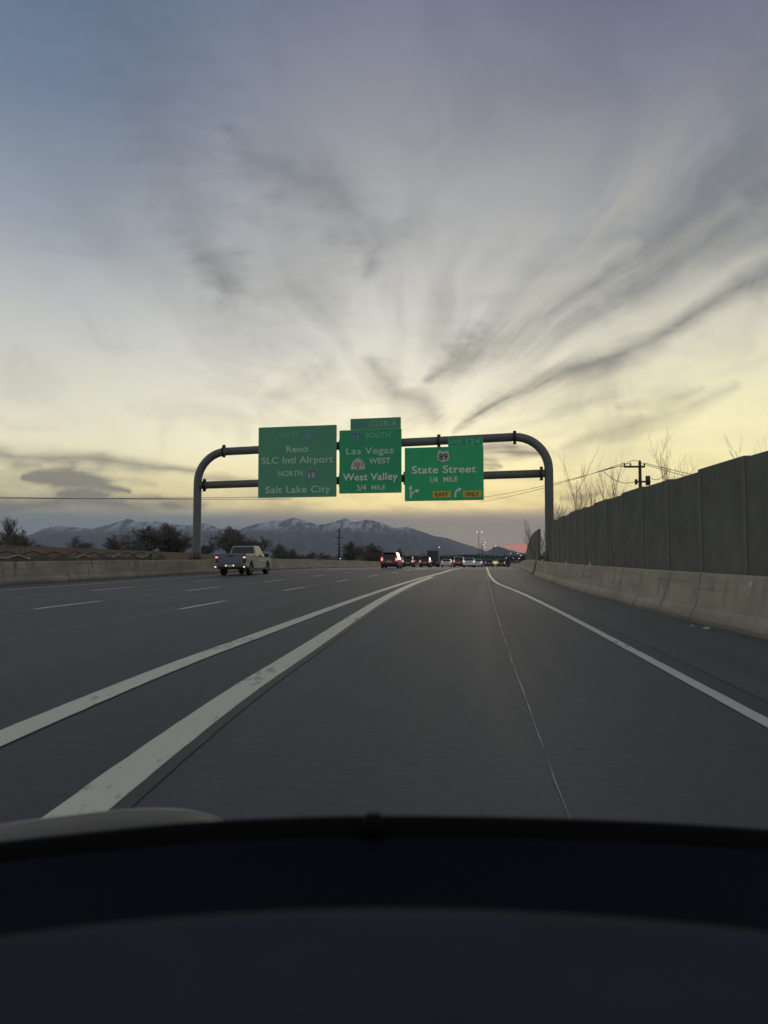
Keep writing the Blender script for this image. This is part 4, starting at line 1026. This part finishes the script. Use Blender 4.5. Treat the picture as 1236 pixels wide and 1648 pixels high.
def build_trees():
    def base(px, y): return (px_x(px, y), y, ZR(y) - .3)
    # thin winter trees behind the noise wall
    T = [('p1', 1080, 46, 1.0, 'tall sparse bare tree just right of the utility pole'), ('p2', 1214, 30, .76, 'bare tree over the noise wall at the right edge of the photo'),
         ('p3', 937, 46, 1.0, 'clump of bare upright stems behind the noise wall, left of the utility pole'), ('p3', 966, 47, 1.0, 'second clump of bare stems, nearest the utility pole on its left'),
         ('p4', 903, 52, .66, 'small bare tree behind the noise wall beside the right gantry post'), ('p3', 1008, 60, .95, 'faint far bare tree close left of the utility pole'), ('p4', 869, 66, .55, 'thin bare tree between the curved noise wall and the gantry post'), ('p1', 1100, 48, .78, 'thinner bare tree right beside the tall sparse one')]
    kinds = {'p1': ((11, 9.4, .62, 4, (7, 4, 3, 2), .075), dict(upright=1.1, trunk_h=.3, minr=.006)), 'p2': ((12, 8.6, .7, 4, (6, 4, 3, 2), .06), dict(upright=1.1, minr=.005)),
             'p3': ((13, 8.0, .5, 3, (5, 3, 2), .045), dict(upright=1.2, stems=5, minr=.007)), 'p4': ((14, 7.8, .55, 3, (9, 5, 4), .06), dict(upright=1.1, stems=2, minr=.012))}
    for i, (k, px, y, s, label) in enumerate(T):
        tree('bare_tree', k, kinds[k][0], kinds[k][1], 'barkw', 'twigw', base(px, y), s, i * 1.3, label, 'bare trees behind the noise wall')
    # dark trees left of the freeway
    K = {'d1': ((21, 10, 1.05, 4, (11, 8, 7, 6), .20), dict(upright=.6, trunk_h=.12, minr=.032)), 'd2': ((22, 10, 1.2, 4, (11, 8, 7, 6), .22), dict(upright=.35, trunk_h=.06, minr=.032)), 'd3': ((23, 10, .9, 4, (9, 7, 6, 4), .18), dict(upright=.8, trunk_h=.15, minr=.03))}
    def h(py, y): return gn(600, py)[1] * y + EYE - ZR(y) + .3
    D = [('d3', 10, 120, 836, 'bare topped tree at the left edge of the photo above the brown wall'), ('d2', 36, 135, 857, 'low dark bush beside the bare topped tree at left'), ('d2', -12, 128, 858, 'dark bush at the very left edge above the brown wall'),
         ('d2', 133, 190, 866, 'small dark bush alone below the left mountain'), ('d2', 182, 185, 864, 'low dark bush left of the big dark tree'), ('d1', 232, 175, 850, 'big dark tree left of the left gantry post'), ('d1', 262, 180, 846, 'biggest dark tree left of the left gantry post'), ('d1', 284, 178, 853, 'dark tree close to the left gantry post on its left'),
         ('d2', 330, 200, 872, 'low dark bush just right of the left gantry post'), ('d1', 366, 195, 851, 'dark tree behind the pickup cab'), ('d1', 390, 205, 860, 'dark tree behind the pickup roof'), ('d2', 414, 200, 866, 'dark bushy tree above the pickup hood'),
         ('d1', 448, 240, 877, 'small round tree right of the pickup'), ('d2', 470, 250, 884, 'low bush right of the small round tree'), ('d2', 498, 260, 888, 'low bush left of the steel pole'), ('d2', 524, 265, 890, 'lowest bush beside the steel pole'),
         ('d1', 570, 215, 874, 'dark tree right of the steel pole'), ('d1', 594, 225, 876, 'dark tree left of the red SUV'), ('d2', 612, 235, 882, 'dark bush behind the red SUV'), ('d2', 640, 260, 884, 'far dark bush right of the red SUV roof')]
    for i, (k, px, y, py, label) in enumerate(D):
        s = h(py, y) / 9.2
        tree('dark_tree', k, K[k][0], K[k][1], 'bark', 'twig', base(px, y), s * (1.0 if k == 'd3' else 1.75), i * 2.1, label, 'dark winter trees left of the freeway', s)
    # far-off wood on the plain
    rnd = random.Random(9); mb = MB()
    for i in range(1500):
        y = rnd.uniform(520, 1500); px = rnd.uniform(-150, 1000); x = px_x(px, y); hh = rnd.uniform(2.5, 5.6) * (1 + y / 2200)
        for k in range(7):
            c = Vector((x + rnd.uniform(-5, 5), y + rnd.uniform(-3, 3), -5.8 + hh * rnd.uniform(.1, .95)))
            a, b2 = Vector((rnd.uniform(-1, 1), rnd.uniform(-1, 1), rnd.uniform(-1, 1))) * 1.6, Vector((rnd.uniform(-1, 1), rnd.uniform(-1, 1), rnd.uniform(-1, 1))) * 1.6
            mb.quad(c - a, c + b2, c + a, c - b2)
    tag(mb.build('far_wood', M['twig'], recalc=False), 'far dark belt of trees along the valley floor', 'woodland', kind='stuff')
build_trees()

# ------------------------------------------------------------------ poles, wires, lamps
def catenary(a, b, sag, n=14):
    a, b = Vector(a), Vector(b)
    return [a.lerp(b, i / n) - Vector((0, 0, sag * 4 * (i / n) * (1 - i / n))) for i in range(n + 1)]
def build_poles():
    y = 58.0; x = gn(1030, 760)[0] * y; zt = gn(1030, 744)[1] * y + EYE
    r = empty('utility_pole', (x, y, 0)); tag(r, 'wooden utility pole with crossarm and transformer above the noise wall', 'utility pole')
    MB().tube([(0, 0, -.3), (0, 0, zt)], [.17, .11], 10).build('pole', M['wood'], r, smooth=True)
    m = MB().box(-1.25, .35, -.16, -.05, zt - .42, zt - .28); m.build('crossarm', M['wood'], r)
    for k in (-1.2, -.75, .3): MB().tube([(k, -.1, zt - .28), (k, -.1, zt - .22), (k, -.1, zt - .08)], [.03, .07, .04], 8).build('insulator', M['pole'], r)
    MB().box(-.06, .06, -.08, .08, zt - .02, zt + .14).build('insulator', M['pole'], r)
    MB().tube([(.55, -.1, zt - 1.75), (.55, -.1, zt - 1.05)], .17, 12).build('transformer', M['pole'], r, smooth=True)
    MB().box(-.35, .75, -.14, -.03, zt - 1.55, zt - 1.42).build('lower_arm', M['wood'], r)
    MB().box(-.42, -.25, -.16, .0, zt - 1.7, zt - 1.3).build('switch', M['pole'], r)
    w = lambda nm, a, b, s, rr, label: tag(MB().tube(catenary(a, b, s), rr, 5).build(nm, M['wire'], None, smooth=True), label, 'wire', 'overhead wires')
    for i, (k, dz) in enumerate(((-1.2, -.06), (-.75, -.06))):
        w('power_line', (x + k, y - .1, zt + dz), (x - 9.5 - k * 2, y + 42, zt + .75 + .45 * i - .9), .35, .02, ['upper wire from the utility pole running left behind the gantry', 'lower wire from the utility pole running left behind the gantry'][i])
    for i in range(2):
        w('power_line', (x + .3, y - .1, zt - .06 - .1 * i), (x + 16, y + 6 + 2 * i, zt - 1.3 - .25 * i), .45, .022, ['upper wire from the utility pole running right over the noise wall', 'lower wire from the utility pole running right over the noise wall'][i])
    MB().tube(catenary((-1.2, -.1, zt - .3), (-2.4, 2, zt - .5), -.1) , .02, 5).build('jumper_wire', M['wire'], r)
    MB().tube(catenary((-2.2, 2, zt - .45), (-.35, -.08, zt - 1.45), .45), .022, 5).build('jumper_wire', M['wire'], r)
    MB().tube(catenary((.6, -.1, zt - 1.1), (2.6, 1, zt - .35), .5), .022, 5).build('jumper_wire', M['wire'], r)
    MB().tube(catenary((-1.2, -.1, zt - .2), (.3, -.1, zt - .2), -.32), .018, 5).build('jumper_wire', M['wire'], r)
    # left lines across the valley
    for i, (pa, pb) in enumerate((((-60, 799), (470, 803)), ((-60, 801.5), (470, 799)))):
        yy = 150 + 3 * i
        a = (gn(*pa)[0] * yy, yy, gn(*pa)[1] * yy + EYE); b = (gn(*pb)[0] * (yy + 8), yy + 8, gn(*pb)[1] * (yy + 8) + EYE)
        w('power_line', a, b, .25, .05, ['lower power line crossing behind the left gantry post', 'upper power line crossing behind the left gantry post'][i])
    # steel pole left of the red SUV
    y = 210; x = gn(546, 860)[0] * y; zb = ZR(y) - .3; zt = gn(546, 850)[1] * y + EYE
    r = empty('utility_pole', (x, y, zb)); tag(r, 'slim dark steel transmission pole in front of the snowy mountains', 'utility pole')
    MB().tube([(0, 0, 0), (0, 0, zt - zb)], [.32, .20], 10).build('pole', M['pole'], r, smooth=True)
    for dz, w_ in ((.8, .5), (2.6, 1.1), (4.4, .6), (6.2, .9)):
        MB().box(-w_, w_, -.08, .08, zt - zb - dz - .08, zt - zb - dz + .08).build('crossarm', M['pole'], r)
    # street lamps far down the road
    def lamp(px, py, y, label, heads=1, m='lampcool', s=1.0, cat='street lamp', grp='street lamps far down the freeway'):
        x = gn(px, py)[0] * y; z = gn(px, py)[1] * y + EYE; zb = ZR(y) - .3
        r = empty('street_lamp', (x, y, zb)); tag(r, label, cat, grp); H = z - zb
        MB().tube([(0, 0, 0), (0, 0, H)], [.16, .09], 8).build('pole', M['pole'], r, smooth=True)
        for k in range(heads):
            sx = (1, -1)[k % 2]
            MB().tube([(0, 0, H - .1), (sx * .6, 0, H + .05), (sx * 1.1, 0, H + .08)], .05, 6).build('arm', M['pole'], r)
            MB().box(sx * .9 - .05 * s, sx * .9 + .5 * s, -.15 * s, .15 * s, H - .10 * s, H + .02).build('lamp_head', M[m], r, bevel=.05)
    lamp(770.5, 856, 300, 'tallest street lamp, single, right of the mountain slope', 2, s=1.1)
    lamp(776, 872.5, 330, 'upper street lamp in the cluster below the tallest lamp', 1); lamp(774, 876.5, 350, 'middle street lamp in the cluster below the tallest lamp', 1); lamp(777, 881, 380, 'lowest street lamp in the cluster below the tallest lamp', 1)
    lamp(794, 878.5, 360, 'street lamp over the small pointed hill', 1); lamp(702, 880.5, 280, 'street lamp alone above the box truck', 1, s=.9)
    lamp(562, 884, 230, 'lit lamp in the trees right of the steel pole', 1, s=.7); lamp(574, 881.5, 235, 'lit lamp in the trees left of the red SUV', 1, s=.7); lamp(541, 899, 200, 'small lit lamp beside the steel pole base', 1, s=.6)
    lamp(827, 890.5, 190, 'upper bluish lamp beside the curved noise wall', 2, 'lampblue', s=.45); lamp(831, 894, 180, 'right bluish lamp beside the curved noise wall', 1, 'lampblue', s=.45); lamp(820, 898, 200, 'lower left bluish lamp beside the curved noise wall', 2, 'lampblue', s=.45); lamp(828, 898.5, 170, 'lowest right bluish lamp beside the curved noise wall', 1, 'lampblue', s=.45)
build_poles()

# ------------------------------------------------------------------ far overpass and signs
def build_far():
    y = 330.0
    def X(px): return gn(px, 893)[0] * y
    def Zp(py): return gn(600, py)[1] * y + EYE
    r = empty('overpass', (X(740), y, -4.9)); tag(r, 'dark overpass crossing the freeway far ahead', 'bridge')
    x0, x1 = X(620) - X(740), X(900) - X(740)
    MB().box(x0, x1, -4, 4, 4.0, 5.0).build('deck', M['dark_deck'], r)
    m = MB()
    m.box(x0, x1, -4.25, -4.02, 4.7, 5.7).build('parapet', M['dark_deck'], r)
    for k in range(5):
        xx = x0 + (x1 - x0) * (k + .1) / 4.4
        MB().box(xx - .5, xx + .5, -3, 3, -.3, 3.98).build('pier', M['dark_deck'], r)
    # far overhead sign with green panel and yellow plates
    yy = 240.0
    XX = lambda px: gn(px, 893)[0] * yy
    zr = ZR(yy)
    g = empty('overhead_sign', (XX(790), yy, zr)); tag(g, 'far green overhead sign with a yellow band, near the end of the exit lane', 'road sign')
    zz = lambda py: gn(600, py)[1] * yy + EYE - zr
    MB().box(XX(760) - XX(790), XX(814) - XX(790), -.1, .1, zz(902), zz(897.5)).build('green_panel', mat('far_green', (.02, .14, .085), .6), g)
    MB().box(XX(792) - XX(790), XX(811) - XX(790), -.2, -.11, zz(907.5), zz(903)).build('yellow_band', M['glowyel'], g)
    for px in (759, 815): MB().tube([(XX(px) - XX(790), .3, -.2), (XX(px) - XX(790), .3, zz(896.5))], .16, 8).build('sign_post', M['pole'], g)
    MB().tube([(XX(759) - XX(790), .3, zz(899)), (XX(815) - XX(790), .3, zz(899))], .13, 8).build('sign_beam', M['pole'], g)
    # dark panel seen from behind, and buildings
    b = empty('warehouse', (X(756), 420, -5.2)); tag(b, 'dark flat roofed building beyond the overpass, right of the hatchback', 'building')
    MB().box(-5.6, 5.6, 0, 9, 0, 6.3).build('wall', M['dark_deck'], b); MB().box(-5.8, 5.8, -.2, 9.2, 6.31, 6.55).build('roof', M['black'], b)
    b.location.x = gn(756, 893)[0] * 420
    b = empty('warehouse', (gn(656, 893)[0] * 400, 400, -5.2)); tag(b, 'dark low building beyond the overpass, right of the red SUV', 'building')
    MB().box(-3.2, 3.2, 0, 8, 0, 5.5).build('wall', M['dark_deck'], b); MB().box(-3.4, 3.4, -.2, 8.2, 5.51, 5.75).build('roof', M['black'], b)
    # roadside litter
    for i, (px, py) in enumerate(((1115, 1011), (1138, 1014), (935, 955), (965, 961))):
        d = EYE / -gn(px, py)[1]; mb = MB(); rnd = random.Random(i)
        c = [Vector((rnd.uniform(-.06, .06), rnd.uniform(-.06, .06), .012 + rnd.uniform(0, .05))) for _ in range(9)]
        bm = bmesh.new(); [bm.verts.new(v) for v in c]; bmesh.ops.convex_hull(bm, input=bm.verts)
        me = bpy.data.meshes.new('litter'); bm.to_mesh(me); bm.free(); me.materials.append(M['litter'])
        o = bpy.data.objects.new('litter', me); COL.objects.link(o); o.location = (gn(px, py)[0] * d, d, 0.0)
        tag(o, ['crumpled pale scrap on the right shoulder, nearest the camera', 'flat pale scrap just right of the nearest scrap on the shoulder', 'small pale scrap farthest up the right shoulder', 'pale scrap second farthest up the right shoulder'][i], 'litter', 'scraps on the right shoulder')
build_far()

# ------------------------------------------------------------------ the car the view is taken from
def build_own_car():
    r = empty('car', (0, .4, 0)); tag(r, 'dark dashboard and hood edge of the car the view is taken from', 'car')
    oy = .4
    def surf(name, m, f, u0, u1, nu, rows, smooth=True, thick=.0):
        mb = MB(); nr = len(rows)
        for i in range(nu + 1):
            u = u0 + (u1 - u0) * i / nu
            for t in rows:
                p = f(u, t); mb.v.append((p[0], p[1] - oy, p[2]))
        for i in range(nu):
            for k in range(nr - 1): p = i * nr + k; mb.f.append((p, p + 1, p + nr + 1, p + nr))
        o = mb.build(name, m, r, smooth=smooth)
        if thick: mo = o.modifiers.new('solidify', 'SOLIDIFY'); mo.thickness = thick; mo.offset = -1
        return o
    # far edge of the dash under the windscreen, bowed forward in the middle
    ex_ = [-.80, -.62, -.449, -.34, -.231, -.122, -.013, .132, .277, .449, .62, .80]
    ez_ = [.940, .955, .9725, .9825, .9915, .9965, .9985, .9975, .9945, .9865, .975, .955]
    def edge_y(x): return .905 - .06 * x * x
    ecurve = curve(list(zip(ex_, ez_)))
    def edge_z(x): return ecurve(x)
    dz = curve([(0, 0), (.04, .002), (.10, -.006), (.25, -.024), (.5, -.048), (.8, -.058), (1.0, -.05)])
    surf('dash_top', M['dashdark'], lambda x, t: (x, edge_y(x) - .004 + (.44 - edge_y(x)) * t, edge_z(x) - .018 + dz(t)), -.80, .80, 40, [i / 24 for i in range(25)], thick=.01)
    mb = MB(); rs = []
    for i in range(41):
        x = -.8 + 1.6 * i / 40; y = edge_y(x) - oy; z = edge_z(x)
        rs.append([(x, y + .02, z - .030), (x, y + .012, z - .003), (x, y + .004, z), (x, y - .004, z - .004), (x, y - .008, z - .022), (x, y - .004, z - .034)])
    mb.rings(rs).build('windscreen_seal', M['rubber'], r, smooth=True)
    MB().tube([(-.012, .890 - oy, .985), (-.012, .890 - oy, 1.000), (-.012, .890 - oy, 1.0065)], [.014, .0125, .008], 14).build('light_sensor', M['rubber'], r, smooth=True)
    # instrument cowl nearest the lens
    def cowl(x, t):
        y_e = .515 - .035 * (x / .26) ** 2
        z_e = 1.070 - .0035 * (x / .26) ** 2 * (1.35 if x < 0 else .4)
        if t < 0: return (x, y_e - .030 + .05 * t, z_e - .004 + t * .14)
        a = min(t, .25) / .25
        return (x, y_e - .40 * t, z_e + .004 * a + .02 * max(0, t - .2))
    surf('instrument_cowl', M['dash'], cowl, -.62, .62, 40, [-1, -.6, -.3, -.1, 0, .03, .06, .1, .15, .2, .25, .35, .5, .75, 1.0], thick=.006)
    # hood with the raised left shoulder beyond the windscreen
    hb = curve([(-.90, .055), (-.82, .066), (-.70, .088), (-.57, .101), (-.44, .109), (-.36, .105), (-.31, .092), (-.25, .055), (-.18, .012), (-.10, 0), (.9, 0)])
    def hood(x, t):
        y = .95 + 1.05 * t
        z = .84 - .10 * t - .30 * t * t - .03 * x * x
        bump = hb(x) * math.exp(-((y - 1.42) / .26) ** 2)
        return (x, y, z + bump)
    surf('hood', M['hood'], hood, -.85, .85, 90, [i / 30 for i in range(31)], thick=.004)
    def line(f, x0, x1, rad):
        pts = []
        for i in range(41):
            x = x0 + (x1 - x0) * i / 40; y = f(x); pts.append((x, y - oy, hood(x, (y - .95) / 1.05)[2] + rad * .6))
        MB().tube(pts, [rad * (.25 + .75 * math.sin(PI * min(1, (40 - k) / 16) / 2)) for k in range(41)], 6).build('hood_highlight', M['hoodhighlight'], r, smooth=True)  # pale tubes stand in for highlights along the hood creases
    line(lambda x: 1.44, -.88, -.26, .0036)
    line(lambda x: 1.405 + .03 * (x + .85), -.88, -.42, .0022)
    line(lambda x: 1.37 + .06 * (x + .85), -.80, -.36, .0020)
    poly = [(-1.3, .26), (2.02, .26), (2.05, .33), (1.98, .41), (1.7, .54), (1.4, .645), (1.1, .745), (.93, .80), (.86, .87), (-1.3, .87)]
    poly = [(a - oy, b) for a, b in poly]
    MB().prism(poly, 'x', -.87, .87).build('body', M['hood'], r, bevel=.04, seg=3)
    for sx in (-1, 1): wheel(r, sx * .80, 1.15 - oy, .33, .22)
build_own_car()

# ------------------------------------------------------------------ air
def build_haze():
    mb = MB().box(-15000, 15000, -2600, 13600, -9.0, 505.0)
    m = bpy.data.materials.new('haze'); m.use_nodes = True; nt = m.node_tree; nt.nodes.clear()
    o = nt.nodes.new('ShaderNodeOutputMaterial'); v = nt.nodes.new('ShaderNodeVolumePrincipled')
    v.inputs['Color'].default_value = (.78, .86, 1.0, 1); v.inputs['Density'].default_value = 6.0e-5
    nt.links.new(v.outputs[0], o.inputs['Volume'])
    tag(mb.build('haze', m), 'thin blue evening haze over the valley', kind='stuff')
build_haze()
